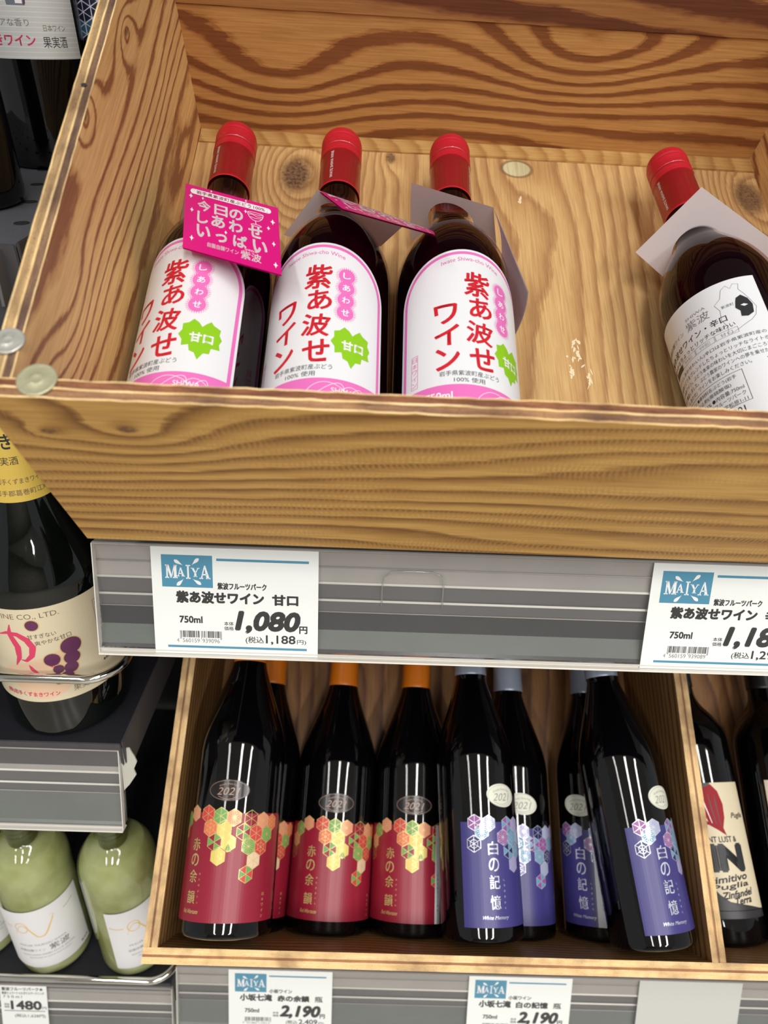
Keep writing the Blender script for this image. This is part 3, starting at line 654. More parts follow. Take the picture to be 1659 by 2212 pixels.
# clear hook outline moulded in the rail beside the first card
bm = bmesh.new()
tube(bm, [(0.186, -0.036, 0.0022), (0.186, -0.024, 0.0022), (0.187, -0.0165, 0.0022), (0.192, -0.0125, 0.0022), (0.20, -0.012, 0.0022), (0.218, -0.012, 0.0022), (0.224, -0.0145, 0.0022), (0.2255, -0.020, 0.0022), (0.2255, -0.036, 0.0022)], 0.0007, 8)
o = obj('card_clip', bm, clear('clip_clear', (235, 235, 232), gloss=0.03, rough=0.15, haze=0.12), None, smooth=True); o.matrix_world = M1
tag(o, 'faint clear plastic clip inside the upper rail beside the 1,080 card', 'clip')

# ================================================================== bottles
def place(Mb, u, v, w_, ang=0.0, roll=0.0):
    """bottle frame: local z along the crate slope, local -y out of the crate; ang turns it in the crate plane"""
    m = Matrix(((1, 0, 0, 0), (0, 0, 1, 0), (0, -1, 0, 0), (0, 0, 0, 1)))
    return Mb @ Matrix.Translation((u * MM, v * MM, w_ * MM)) @ Matrix.Rotation(rad(ang), 4, 'Z') @ m
PR_S = smooth_prof([(26, 0.2), (33, 0.2), (33, 0.2), (36.6, 2.2), (37.5, 7), (37.5, 7), (37.5, 155), (37.5, 155), (36.9, 164), (35.0, 173), (31.8, 183), (27.6, 192), (22.4, 201), (17.6, 209), (14.9, 217), (13.9, 226), (13.6, 240), (13.5, 298)], 4)
def in_prof(pr, d, zmax): return [(max(r - d, 0.5), max(z, 3.0)) for r, z in pr if z <= zmax]
def fixed_label_art():
    a = Art()
    hw = 45.6
    def arch(inset, bot, n=36):
        h = hw - inset; pts = [(-h, bot), (h, bot)]
        for i in range(n + 1):
            t = math.pi * i / n; pts.append((h * math.cos(t), 117 + (38 - inset) * math.sin(t) ** 0.92 if 0 < i < n else 117))
        return pts
    a.poly(arch(0, 34), 'white_paper', 0); a.poly(arch(1.7, 35.6), 'label_pink', 1); a.poly(arch(4.0, 53.5), 'white_paper', 2)
    for i, (ch, x, y, w_, h_) in enumerate((('紫', 3, 127, 15, 18.5), ('あ', 4.5, 109, 13.5, 14.5), ('波', 3.5, 90.5, 15.5, 15.5), ('せ', 4.5, 72, 14.5, 15), ('ワ', -15.5, 103.5, 13, 14), ('イ', -15.5, 88, 13.5, 14.5), ('ン', -15.2, 71, 13, 14.5))):
        a.text(ch, x - w_ / 2, x + w_ / 2, y, h_, 'ink_red', 3, 0.019, rot=rad((-3, 4, -4, 3, 5, 0, 3)[i]))
    for k, (ch, y) in enumerate(zip('しあわせ', (129, 119.6, 110.2, 100.8))):
        x = 19.5
        for ring_, rr, dn in ((5.5, 0.42, 26), (6.3, 0.28, 30)):
            for j in range(dn):
                t = 2 * math.pi * (j + k * .3) / dn; a.disc(x + ring_ * math.cos(t), y + ring_ * math.sin(t) * 1.02, rr, 'label_pink', 3, n=6)
        a.disc(x, y, 4.9, 'label_pink', 3 + 0.2 * k, ry=5.3)
        a.text(ch, x - 2.2, x + 2.2, y, 4.6, 'tag_white', 5, 0.012)
    lf = [(0, -13.5), (2.5, -9), (5.5, -8.6), (6, -5), (10.6, -4.6), (9.8, -1), (11, 2), (9.4, 5), (9.8, 8.4), (6, 10), (4.4, 12), (1.8, 9.6), (0.2, 7.6), (-1.6, 10.2), (-4.4, 12.2), (-6.8, 9.6), (-9.8, 8.8), (-9.6, 5), (-11.4, 2), (-9.2, -1.4), (-9.0, -5.4), (-5.4, -4.6), (-4.6, -8.4), (-2.0, -9.4)]
    a.poly([(24.2 + x * 1.05, 77 + y * 1.08) for x, y in lf], 'leaf_green', 3)
    a.text('甘口', 18.6, 31, 77.5, 6.2, 'tag_white', 4, 0.035)
    a.text('岩手県紫波町産ぶどう', -20, 14, 61, 3.5, 'ink_black', 3, 0.004); a.text('100% 使用', -12, 5, 56.5, 3.4, 'ink_black', 3, 0.004)
    # arched small title
    s_ = 'Iwate Shiwa-cho Wine'; n = len(s_)
    a.text(s_, -18, 18, 147.0, 3.2, 'label_pink_dark', 3, 0.0, curve=42)
    # boxed vertical line
    for (x0, y0, x1, y1) in ((-37.4, 56, -37.1, 79), (-33.1, 56, -32.8, 79), (-37.4, 56, -32.8, 56.3), (-37.4, 78.7, -32.8, 79)): a.rect(x0, y0, x1, y1, 'label_pink_dark', 3)
    a.column('日本ワイン', -35.1, (76.2, 71.9, 67.6, 63.2, 58.8), 3.3, 'label_pink_dark', 3)
    a.text('750ml', -28, -13, 46.5, 4.6, 'tag_white', 3, 0.01)
    for (cx, cy, sx) in ((12, 46, 9), (26, 45, 6)):
        a.line([(cx + sx * math.cos(t / 5.0) * (1 + t * .02), cy + 5 * math.sin(t / 5.0 * 1.7)) for t in range(0, 34)], 0.35, 'white_paper', 3)
    a.text('SHIWA', 14, 28, 46, 3.2, 'tag_white', 4, 0.005)
    return a
ART_S = fixed_label_art()
def back_label_art():
    a = Art(); a.rect(-42, 30, 36, 146, 'white_paper', 0)
    T = lambda s, x0, x1, y, h, wt=0.0: a.text(s, x0, x1, y, h, 'ink_black', 1, wt)
    g_ = lambda s, x0, x1, y, h, wt=0.0: a.text(s, x0, x1, y, h, 'ink_grey', 1, wt)
    g_('自園自醸ワイン', -38, -13, 127.5, 3.4, 0.004); g_('紫波', -10, 6, 128, 6.4); g_('SHIWA', -9, 5, 133.5, 2.0)
    T('紫あ波せワイン・辛口', -38, 14, 119.5, 4.8, 0.014); T('軽やかなちょっとリッチな味わい', -38, 17, 113.6, 3.4, 0.008)
    for i, s in enumerate(('辛口', 'やや辛口', 'やや甘口', '甘口')):
        x = -36 + i * 13.5; a.rect(x, 107, x + 13, 107.25, 'ink_grey', 1); a.rect(x, 110.8, x + 13, 111.05, 'ink_grey', 1); a.rect(x, 107, x + .25, 111, 'ink_grey', 1); a.rect(x + 12.9, 107, x + 13.15, 111, 'ink_grey', 1)
        if i: g_(s, x + 3, x + 10, 108.9, 2.2)
        else: a.rect(x, 107, x + 13, 111, 'ink_black', 2)
    for i, s in enumerate(('ワイン(しあわせわいん)辛口は岩手県紫波町産の', '生食用ぶどうをブレンドしたちょっとリッチなライトボ', 'ディの赤ワイン。ぶどう本来の味わいを大切にまごころを', 'こめて醸造しました。ぶどう農家のワインへの夢を乗せた紫', '波の「しあわせ」ワインをお楽しみください。')):
        T(s, -38, 31 if i < 4 else 18, 103 - i * 4.4, 3.0, 0.003)
    bx = (-38.5, 61.5, 12, 82.5)
    for q in ((bx[0], bx[1], bx[2], bx[1] + .3), (bx[0], bx[3] - .3, bx[2], bx[3]), (bx[0], bx[1], bx[0] + .3, bx[3]), (bx[2] - .3, bx[1], bx[2], bx[3])): a.rect(*q, 'ink_black', 1)
    for i, (s, x1) in enumerate((('●日本ワイン ●原材料名:ぶどう(岩手', 8), ('県産)/酸化防止剤(亜硫酸塩)', 4), ('●アルコール分:11% ●内容量:750ml', 10), ('●製造者:株式会社紫波フルーツパーク', 10), ('岩手県紫波郡紫波町遠山字松原1-11', 10))): T(s, -37, x1, 79.4 - i * 4.0, 3.0, 0.004)
    T('電話番号', -36, -26, 57.6, 2.4); T('019-676-5301', -22, 7, 57.8, 4.0, 0.012); T('www.shiwa-fruitspark.co.jp/winery', -33, 9, 52.6, 2.6, 0.004)
    for i, s in enumerate(('20歳未満の飲酒は法律で禁じられています。', '澱がでる場合がございますが、ぶど', 'う成分ですので品質に問題ありません。', '妊娠中や授乳期の飲酒は、胎児、乳児の発育に', '悪影響を与えるおそれがあります。', 'お酒はおいしく適量を。よく冷やしてください。')): T(s, -36, (22, 24, 14, 26, 8, 22)[i], 47.6 - i * 3.4, 2.3, 0.002)
    T('253', 26, 32.5, 84, 3.0, 0.012)
    rnd = random.Random(4); y = 40
    while y < 66: h = rnd.choice((.3, .3, .6, .9)); a.rect(25.5, y, 34.5, y + h, 'ink_black', 1); y += h + rnd.choice((.35, .6, .8))
    # outline map with the dark district
    mp = [(20, 140), (23, 142), (25, 139), (27, 142), (30, 141), (29, 137), (31, 133), (33, 128), (35, 122), (33, 116), (30, 113), (22, 109), (16, 107), (17, 113), (15, 119), (16, 126), (14, 131), (18, 134), (20, 140)]
    mp = [(x - 4, y) for x, y in mp]; a.line(mp, 0.3, 'ink_grey', 1)
    a.poly([(22, 131), (25, 132.5), (28, 129), (29.5, 124), (28.5, 118), (25, 116), (21.5, 117), (22, 121), (20, 124), (21, 128)], 'ink_black', 2); a.poly([(23, 125), (25, 125.6), (27, 124.4), (25, 123.6)], 'white_paper', 3)
    T('紫波町', 13, 20, 127.5, 2.2)
    return a
ART_BACK = back_label_art()
up_dir = Vector((0, -math.cos(rad(33.9)), math.sin(rad(33.9))))
def shiwa_bottle(u, ang, rot, label, art, cap_rots, plane=(0, -30, 188)):
    t = thing('wine_bottle', label, 'bottle', place(BX1, u, 0.6, 37.9, ang), 'red-capped wine bottles in the upper crate')
    bm = bmesh.new(); lathe(bm, mmp(in_prof(PR_S, 1.7, 243)), 64, cap0=True, cap1=True)
    n = up_dir
    bmesh.ops.bisect_plane(bm, geom=bm.verts[:] + bm.edges[:] + bm.faces[:], plane_co=Vector(plane) * MM, plane_no=n, clear_outer=True)
    bmesh.ops.holes_fill(bm, edges=[e for e in bm.edges if len(e.link_faces) == 1], sides=0)
    bmesh.ops.recalc_face_normals(bm, faces=bm.faces[:])
    o = obj('wine', bm, MATS['red_wine'], t)
    for p in o.data.polygons: p.use_smooth = len(p.vertices) < 10
    bm = bmesh.new(); lathe(bm, mmp(PR_S), 80, cap0=True); obj('glass', bm, MATS['bottle_glass'], t, smooth=True)
    # screw cap
    R = 14.6; cap = [(R, 241), (R + .1, 242), (R, 243), (R, 243), (R, 276), (R, 276), (R + .35, 277.2), (R + .35, 278), (R - .1, 279), (R + .35, 280.2), (R + .35, 281), (R - .1, 282), (R - .1, 283.2)]
    bm = bmesh.new(); lathe(bm, mmp(cap), 72); o = obj('capsule', bm, MATS['cap_red'], t, smooth=True)
    bm = bmesh.new(); lathe(bm, mmp([(R - .6, 283), (R - .6, 284.2)]), 48); obj('tear_seam', bm, MATS['cap_seam'], t, smooth=True)
    top = [(R - .5, 284.0), (R + .25, 284.4), (R + .25, 285.2), (R + .25, 285.2)]
    bm = bmesh.new(); lathe(bm, mmp(top), 72)
    # knurled band
    seg = 96
    zz = [(285.2, 0), (286.0, 1), (290.4, 1), (291.2, 0)]; rings = []
    for z_, k in zz: rings.append([bm.verts.new(((R + .2 - (0.35 * k if i % 2 else 0)) * MM * math.cos(2 * math.pi * i / seg), (R + .2 - (0.35 * k if i % 2 else 0)) * MM * math.sin(2 * math.pi * i / seg), z_ * MM)) for i in range(seg)])
    for a_, b_ in zip(rings, rings[1:]):
        for i in range(seg): bm.faces.new((a_[i], a_[(i + 1) % seg], b_[(i + 1) % seg], b_[i]))
    lathe(bm, mmp(smooth_prof([(R + .2, 291.2), (R + .3, 292.6), (R - .1, 294), (R - .1, 294), (R + .3, 295.2), (R + .15, 297), (R - .4, 298.2), (R - .4, 298.2), (R - .3, 299.2), (R - 1.0, 301), (R - 2.6, 302), (8, 302.2), (0.05, 302.3)], 3)), 72)
    obj('screw_cap', bm, MATS['cap_red'], t, smooth=True)
    for cr in cap_rots:
        a = Art(); a.text('IWATE SHIWA WINE', 246, 274, 0, 2.1, 'cap_print', 0, 0.0)
        def f(x, y, z, cr=cr):
            an = -y / R + rad(cr); r = R + 0.1 + z; return Vector((r * math.sin(an) * MM, -r * math.cos(an) * MM, x * MM))
        a.mesh('cap_lettering', f, t, stepy=1.2)
    art.mesh('label', wrap(37.5, rot), t, step=1.8)
    return t
shiwa_bottle(46.6, 0.7, -24, 'red-capped bottle at the left crate side, magenta hang tag on its neck', ART_S, (-34, 145))
shiwa_bottle(122.0, 0.3, -14, 'second red-capped bottle from left, tag turned edge-on', ART_S, (-22, 150))
shiwa_bottle(197.4, -0.6, 9, 'third red-capped bottle, mauve tag back folded down its right side', ART_S, (62, -78))
shiwa_bottle(389.0, 4.7, -58, 'slanting red-capped bottle at right showing its printed back label', ART_BACK, (42, -75))

# ------------------------------------------------------------------ neck tags
def panel_mesh(bm, P, hole=None, hr=15.0, th=0.35, bend=0.0, mi=0, axis=(0, 1, 0)):
    """paper panel from 4 corners (crate mm, in order); a hole lets the neck through"""
    P = [Vector(p) for p in P]; c = sum(P, Vector()) / 4 if hole is None else Vector(hole)
    n = (P[1] - P[0]).cross(P[3] - P[0]).normalized()
    if hole is None:
        N = 8; vs = {}
        for s in (0, 1):
            for i in range(N + 1):
                for j in range(N + 1):
                    a_, b_ = i / N, j / N; p = (P[0] * (1 - a_) + P[1] * a_) * (1 - b_) + (P[3] * (1 - a_) + P[2] * a_) * b_
                    p = p + n * (bend * math.sin(math.pi * b_) + (th if s else 0)); vs[s, i, j] = bm.verts.new(p * MM)
        for s in (0, 1):
            for i in range(N):
                for j in range(N):
                    q = [vs[s, i, j], vs[s, i + 1, j], vs[s, i + 1, j + 1], vs[s, i, j + 1]]
                    bm.faces.new(q if s else q[::-1]).material_index = mi
        return
    e1 = (P[1] - P[0]).normalized(); e2 = n.cross(e1)
    ad = Vector(axis); c = c - ad * ((c - P[0]).dot(n) / ad.dot(n)); q2 = [((p - c).dot(e1), (p - c).dot(e2)) for p in P]
    angs = sorted(set([2 * math.pi * k / 64 for k in range(64)] + [math.atan2(y, x) % (2 * math.pi) for x, y in q2]))
    rings = [[], []]
    for t in angs:
        dx, dy = math.cos(t), math.sin(t); best = 1e9
        for k in range(4):
            x1, y1 = q2[k]; x2, y2 = q2[(k + 1) % 4]; ex, ey = x2 - x1, y2 - y1; den = dx * ey - dy * ex
            if abs(den) < 1e-9: continue
            s_ = (x1 * ey - y1 * ex) / den; r_ = (x1 * dy - y1 * dx) / den
            if s_ > 0 and -1e-6 <= r_ <= 1 + 1e-6: best = min(best, s_)
        for k, (rr, off) in enumerate(((hr, 0), (best, 0))): rings[k].append(bm.verts.new((c + e1 * dx * rr + e2 * dy * rr + n * off) * MM))
    N = len(angs)
    for k in range(1):            # one sheet of paper, so that light glows through it
        A, B = rings[k], rings[(k + 1) % 4]
        for i in range(N): bm.faces.new((A[i], B[i], B[(i + 1) % N], A[(i + 1) % N])).material_index = mi
def tag_art():
    a = Art(); Wt, Ht = 64.0, 52.0
    a.rect(0, 0, Wt, Ht, 'tag_magenta', 0)
    a.rect(6, 44.4, 57, 48.9, 'tag_white', 1); a.disc(6, 46.65, 2.25, 'tag_white', 1); a.disc(57, 46.65, 2.25, 'tag_white', 1)
    a.text('岩手県紫波町産ぶどう100%', 8, 55, 46.6, 3.1, 'tag_ink', 2, 0.008)
    def star(x, y, r): a.poly([(x, y + r), (x + r * .25, y + r * .25), (x + r * .7, y), (x + r * .25, y - r * .25), (x, y - r), (x - r * .25, y - r * .25), (x - r * .7, y), (x - r * .25, y + r * .25)], 'tag_white', 1)
    for x, y, r in ((4.2, 42, 2.2), (12.6, 42.4, 1.4), (5.2, 30.4, 2), (5.8, 8.6, 2.2), (42, 41, 1.7), (60, 38, 2.4), (57, 32, 1.8), (60, 20.6, 2), (60.6, 5.6, 2.2), (28.6, 19.4, 1.6), (42.4, 50.4, 1.2), (18.4, 50.6, 1.2)): star(x, y, r)
    for s, xs, y, h in (('今日の', (13.6, 25.2, 35.6), 36.0, 8.2), ('しあわせ', (12.8, 23.4, 35.2, 48.2), 26.2, 8.8), ('いっぱい', (13.6, 25.6, 38, 51), 15.6, 8.6)):
        for ch, xc in zip(s, xs):
            hh = h * (0.66 if ch in 'っ' else 1.0); wd = 8.6 * (0.8 if ch in 'っし' else 1)
            a.text(ch, xc - wd / 2, xc + wd / 2, y - (h - hh) / 2, hh, 'tag_white', 1, 0.026)
    a.text('自園自醸ワイン', 16.5, 37, 7.0, 3.2, 'tag_white', 1, 0.006); a.text('紫波', 38.5, 51.5, 6.8, 5.8, 'tag_white', 1, 0.01); a.text('SHIWA', 41, 49, 10.9, 1.5, 'tag_white', 1)
    # wine glass line drawing
    gx, gy = 48.6, 41.4
    a.line([(gx + 5.2 * math.cos(t), gy + 6.2 * math.sin(t)) for t in [math.pi + k * math.pi / 16 for k in range(17)]], 0.4, 'tag_white', 1)
    a.ring(gx, gy, 5.2, 0.35, 'tag_white', 1, ry=0.8); a.line([(gx, gy - 6.2), (gx + .2, gy - 9.4)], 0.45, 'tag_white', 1); a.ring(gx + .3, gy - 9.9, 3.4, 0.4, 'tag_white', 1, ry=0.8)
    a.line([(gx - 4.6, gy - 1.8), (gx - 2, gy - 1.3), (gx + 1, gy - 2.6), (gx + 4.8, gy - 1.8)], 0.35, 'tag_white', 1); a.line([(gx - 4, gy - 3.6), (gx, gy - 4.2), (gx + 4, gy - 3.4)], 0.35, 'tag_white', 1)
    return a
ART_T = tag_art()
GT = 'paper neck tags hung on the red-capped bottles'
# 1: print faces the aisle
t = thing('neck_tag', 'magenta neck tag with white lettering facing out on the leftmost bottle', 'tag', BX1, GT)
bm = bmesh.new(); panel_mesh(bm, ((21, 223, 58), (85, 194, 66), (97, 109, 92), (38, 135, 84))); obj('front_panel', bm, MATS['tag_magenta'], t)
bm = bmesh.new(); panel_mesh(bm, ((21, 223.2, 57.6), (85, 194.4, 65.6), (70, 213, 14), (4, 241, 10)), hole=(45, 226, 37.9), hr=16); obj('back_panel', bm, MATS['tag_back'], t)
ART_T.mesh('printing', quadmap((21, 223, 58.5), (85, 194, 66.5), (97, 109, 92.5), (38, 135, 84.5), 64, 52), t, step=6, stepy=6, dz=0.12)
# 2: seen edge-on
t = thing('neck_tag', 'neck tag on the second bottle, pink face foreshortened to a sliver', 'tag', BX1, GT)
bm = bmesh.new(); panel_mesh(bm, ((109, 220, 60), (184, 185, 62), (180, 137, 100), (128, 154, 100))); obj('front_panel', bm, MATS['tag_magenta'], t)
bm = bmesh.new(); panel_mesh(bm, ((108, 222, 59.6), (168, 194, 61.5), (151, 226, 17), (81, 232, 13)), hole=(120.5, 224, 38), hr=16); obj('back_panel', bm, MATS['tag_back'], t)
ART_T.mesh('printing', quadmap((109, 220, 60.6), (184, 185, 62.6), (180, 137, 100.6), (128, 154, 100.6), 64, 52), t, step=6, stepy=6, dz=0.12)
# 3
t = thing('neck_tag', 'mauve-shaded back of the neck tag around the third bottle', 'tag', BX1, GT)
bm = bmesh.new(); panel_mesh(bm, ((170, 231, 62), (224, 211, 62), (240, 220, 12), (173, 236, 12)), hole=(199.6, 226, 38), hr=17); obj('back_panel', bm, MATS['tag_back'], t)
bm = bmesh.new(); panel_mesh(bm, ((224, 211, 62), (245, 149, 50), (244, 146, 12), (240, 220, 12)), bend=2); obj('front_panel', bm, MATS['tag_back'], t)
# 4
t = thing('neck_tag', 'greyish white neck tag around the slanting right-hand bottle', 'tag', BX1, GT)
bm = bmesh.new(); panel_mesh(bm, ((331, 213, 30), (362, 229, 72), (420, 188, 57), (390, 181, 3)), hole=(371, 215, 37.9), hr=17); obj('back_panel', bm, MATS['tag_back'], t)

# ------------------------------------------------------------------ dark burgundy bottles in the lower crate
PR_B = smooth_prof([(28, 0.2), (35, 0.2), (35, 0.2), (38.8, 2.0), (39.8, 6), (39.8, 6), (39.8, 146), (39.8, 146), (39.0, 156), (36.6, 167), (32.6, 179), (27.8, 192), (23.0, 205), (18.8, 217), (15.6, 229), (14.8, 242), (14.3, 258), (14.2, 290)], 4)
def hexa(a, cx, cy, r, fill, ln, style=0, L=1.0, lw=0.28, tall=1.0):
    pts = [(cx + r * math.sin(math.pi * k / 3), cy + r * tall * math.cos(math.pi * k / 3)) for k in range(7)]
    if fill: a.poly(pts[:6], fill, L)
    a.line(pts, lw * 1.3, ln, L + 1)
    if style == 0:
        for k in range(6): a.line([(cx, cy), pts[k]], lw, ln, L + 1)
    if style == 1:
        for k in range(6):
            a.line([(cx, cy), pts[k]], lw, ln, L + 1)
            m_ = ((cx + pts[k][0] + pts[k + 1][0]) / 3, (cy + pts[k][1] + pts[k + 1][1]) / 3)
            for q in ((cx, cy), pts[k], pts[k + 1]): a.line([m_, q], lw * .8, ln, L + 1)
    if style == 2:
        for k in range(6):
            a.line([(cx, cy), pts[k]], lw, ln, L + 1); p = pts[k]; p2 = pts[k + 1]
            a.line([(cx + (p[0] - cx) * .55, cy + (p[1] - cy) * .55), (cx + (p2[0] - cx) * .55, cy + (p2[1] - cy) * .55)], lw, ln, L + 1)
    if style == 3:
        for k in range(0, 6, 2): a.poly([(cx, cy), pts[k], pts[k + 1]], ln if False else {'gold_foil_print': 'hex_green', 'silver_foil_print': 'hex_cyan'}[ln], L + .5)
        for k in range(6): a.line([(cx, cy), pts[k]], lw, ln, L + 1)
R_ = 39.8
def red_art():
    a = Art(); a.rect(-61, 13, 58, 95, 'deep_red_label', 0); g_ = 'gold_foil_print'; r = 5.9; t_ = 1.0
    hx = lambda i, j, dx=0.0, dy=0.0: (i * r * 1.732 + (j % 2) * r * .866 + dx, 92.5 - j * r * 1.5 + dy)
    r = 7.3
    for (x, y, f, s) in ((-15, 94, 'hex_red', 0), (-3, 92.5, 'hex_green', 3), (8.5, 91.5, 'hex_salmon', 1), (-11.5, 83, 'hex_orange', 2), (1, 82.5, 'hex_yellow', 0), (-6.5, 72.3, None, 3), (5.6, 72, 'hex_yellow', 1), (-2.2, 61.6, 'hex_yellow', 2)): hexa(a, x, y, 7.0, f, g_, s)
    a.poly([(3, 66.5), (9, 64.8), (5.8, 72)], 'hex_green', 1.6)
    for (x, y, f, s) in ((23.5, 91, None, 0), (35, 89.5, 'hex_salmon', 1), (46, 88, 'hex_orange', 2), (17.5, 80.5, None, 3), (29, 79.6, 'hex_red', 0), (40.5, 78.6, 'hex_green', 1), (23, 69.4, 'hex_green', 1), (34.5, 68.8, 'hex_red', 2), (28.4, 58.6, 'hex_cream', 0), (22.6, 48.4, 'hex_red', 3)): hexa(a, x, y, 6.7, f, g_, s)
    for (x, y, f, s) in ((-41, 89, 'hex_green', 0), (-30, 94, 'hex_salmon', 1), (-47, 79, 'hex_salmon', 1), (-50, 69, None, 2)): hexa(a, x, y, 6.6, f, g_, s)
    a.column('赤の余韻', -24.5, (70, 58.2, 46, 30.6), 9.6, g_, 3, 0.004, wd=9.0)
    for i, ch in enumerate('あかのよいん'): a.text(ch, -17.6, -16.2, 48 - i * 4.2, 1.5, g_, 3)
    a.text('Red Aftertaste', -32, -15, 20.4, 3.2, g_, 3, 0.0, shear=0.35)
    a.column('日本ワイン', 41, (33, 29, 25, 21, 17), 2.2, g_, 3)
    return a
def blue_art():
    a = Art(); a.rect(-28.5, 13, 78, 95, 'indigo_label', 0); g_ = 'silver_foil_print'
    for (x, y, f, s) in ((-15.5, 94.5, 'hex_magenta', 0), (-9.5, 87.5, 'hex_cyan', 1), (-3, 94, 'hex_pale', 1), (-16.8, 77.5, 'hex_navy', 2)): hexa(a, x, y, 6.8, f, g_, s, lw=0.4)
    for (x, y, f, s) in ((16, 93, 'hex_magenta', 3), (27, 92.5, 'hex_mauve', 1), (10.5, 82.5, 'hex_magenta', 1), (22, 82, 'hex_cyan', 2), (33, 82, 'hex_pale', 0), (16.5, 71.5, 'hex_navy', 3), (27.5, 71, 'hex_cyan', 1), (22, 60.5, 'hex_mauve', 2)): hexa(a, x, y, 6.6, f, g_, s)
    for (x, y, f, s) in ((43, 91.5, 'hex_navy', 0), (54.5, 91.5, 'hex_pale', 1), (66, 91.5, 'hex_mauve', 1), (38, 81, 'hex_magenta', 3), (49, 81, 'hex_magenta', 0), (60.5, 81, 'hex_cyan', 2), (43.5, 70.5, 'hex_cyan', 1), (55, 70.5, 'hex_navy', 2), (49.5, 60, 'hex_pale', 0), (44, 49.5, 'hex_magenta', 3)): hexa(a, x, y, 6.5, f, g_, s)
    a.column('白の記憶', 0, (74, 61, 47.5, 32), 10.6, g_, 3, 0.006, wd=9.4)
    for i, ch in enumerate('しろのきおく'): a.text(ch, 8.2, 9.6, 49 - i * 4.3, 1.6, g_, 3)
    a.text('White Memory', -12.5, 11.5, 20.2, 3.6, g_, 3, 0.002, shear=0.35)
    a.column('日本ワイン', 66, (35, 31, 27, 23, 19), 2.4, g_, 3)
    return a
def sticker_red():
    a = Art(); a.disc(0, 113, 18.5, 'sticker_dark', 0, ry=8.8, n=48); a.ring(0, 113, 17.2, 0.25, 'sticker_bronze', 1, ry=7.9)
    a.text('2021', -9, 9, 112.2, 6.0, 'sticker_bronze', 1, 0.0, shear=0.35); a.text('Kosaka Seven Falls', -8, 8, 118.4, 1.6, 'sticker_bronze', 1, 0, curve=16); a.line([(-8.5, 108.2), (-4, 106.4), (0, 105.8), (4, 106.4), (8.5, 108.2)], 0.35, 'sticker_bronze', 1); return a
def sticker_white():
    a = Art(); a.disc(0, 117, 15.6, 'sticker_cream', 0, ry=9.8, n=48, rot=-0.12); a.ring(0, 117, 14.4, 0.25, 'sticker_ink', 1, ry=8.8)
    a.text('2021', -8.6, 8.6, 115.6, 6.4, 'sticker_ink', 1, 0.0, shear=0.35); a.text('Kosaka Seven Falls', -9, 9, 122.4, 2.0, 'sticker_ink', 1, 0, curve=18); a.line([(-8.5, 111.8), (-4, 110), (0, 109.4), (4, 110), (8.5, 111.8)], 0.35, 'sticker_ink', 1); return a
AR, AB, SR, SW = red_art(), blue_art(), sticker_red(), sticker_white()
_proto = {}
def burgundy(kind, u, w_, ang, rot, label, st_rot, v=0.6, strip=None):
    R_ = 39.8 if kind == 'red' else 36.6
    pr = PR_B if kind == 'red' else [(r * (36.6 / 39.8) if z < 228 else r, z) for r, z in PR_B]
    t = thing('wine_bottle', label, 'bottle', place(BX2, u, v, w_, ang), 'dark burgundy bottles lying in the lower crate')
    if kind not in _proto:
        bm = bmesh.new(); lathe(bm, mmp(pr), 88, cap0=True); _proto[kind + 'glass'] = obj('glass', bm, MATS['dark_glass'], t, smooth=True)
        bm = bmesh.new(); lathe(bm, mmp(smooth_prof([(15.6, 229), (15.9, 231), (15.4, 240), (15.0, 262), (15.3, 266), (15.3, 288), (14.9, 293), (13, 295.4), (0.1, 296)], 3)), 48, cap0=True)
        _proto[kind] = obj('capsule', bm, MATS['cap_orange' if kind == 'red' else 'cap_silver'], t, smooth=True)
    else:
        for k, n_ in ((kind + 'glass', 'glass'), (kind, 'capsule')):
            c = _proto[k].copy(); C.objects.link(c); c.parent = t; c.name = n_
    (AR if kind == 'red' else AB).mesh('label', wrap(R_, rot), t, step=2.2)
    if st_rot is not None: (SR if kind == 'red' else SW).mesh('vintage_sticker', wrap(R_, st_rot), t, step=2.2)
    if strip:
        r_, x0, x1, y0, y1 = strip; a = Art(); a.rect(x0, y0, x1, y1, 'white_paper', 0)
        if x1 - x0 > 9:
            rnd = random.Random(2); y = y0 + 14
            while y < y0 + 48: h = rnd.choice((.4, .4, .8, 1.2)); a.rect(x0 + 5, y, x1 - 5.5, y + h, 'ink_black', 1); y += h + rnd.choice((.5, .8, 1.2))
            a.text('小坂七滝', x0 + 4, x1 - 5, y1 - 11, 1.8, 'ink_grey', 1); a.text('日本ワイン', x0 + 3, x1 - 4, y1 - 17.5, 1.6, 'ink_grey', 1)
            a.text('4931860110029', -22, 12, 0, 2.0, 'ink_black', 1, rot=0)
            vs, fs, m_, L_ = a.items.pop(); a.raw([(x1 - 3 + yy * -1.0, y0 + 31 + xx) for xx, yy in vs], fs, m_, L_)
        else: a.column('小坂七滝ワイン製造', (x0 + x1) / 2, [y0 + 40 - k * 3.6 for k in range(9)], 2.0, 'ink_grey', 1)
        def f(x, y, z, f0=wrap(R_ + 0.35, r_)): return f0(x, y, z)
        a.mesh('barcode_strip', f, t, step=1.5)
    return t
burgundy('red', 54.8, -95.0, -1.5, 2, 'red-label bottle mostly hidden behind the leftmost front bottle', 8)
burgundy('red', 134.8, -95.0, -1.2, 8.5, 'middle red-label bottle with orange capsule, lying on the crate floor', 4)
burgundy('red', 214.8, -95.0, -1.0, 0.5, 'third red-label bottle beside a thin white strip label', -2, strip=(35, -3.2, 2.8, 13, 96))
burgundy('blue', 319.5, -98.2, 0.0, -39, 'indigo-label bottle tucked behind the right of the first indigo bottle', 4)
burgundy('blue', 403, -98.2, -0.3, -43, 'shadowed indigo-label bottle with a white barcode strip', -42, strip=(-9, -9, 9, 13, 96))
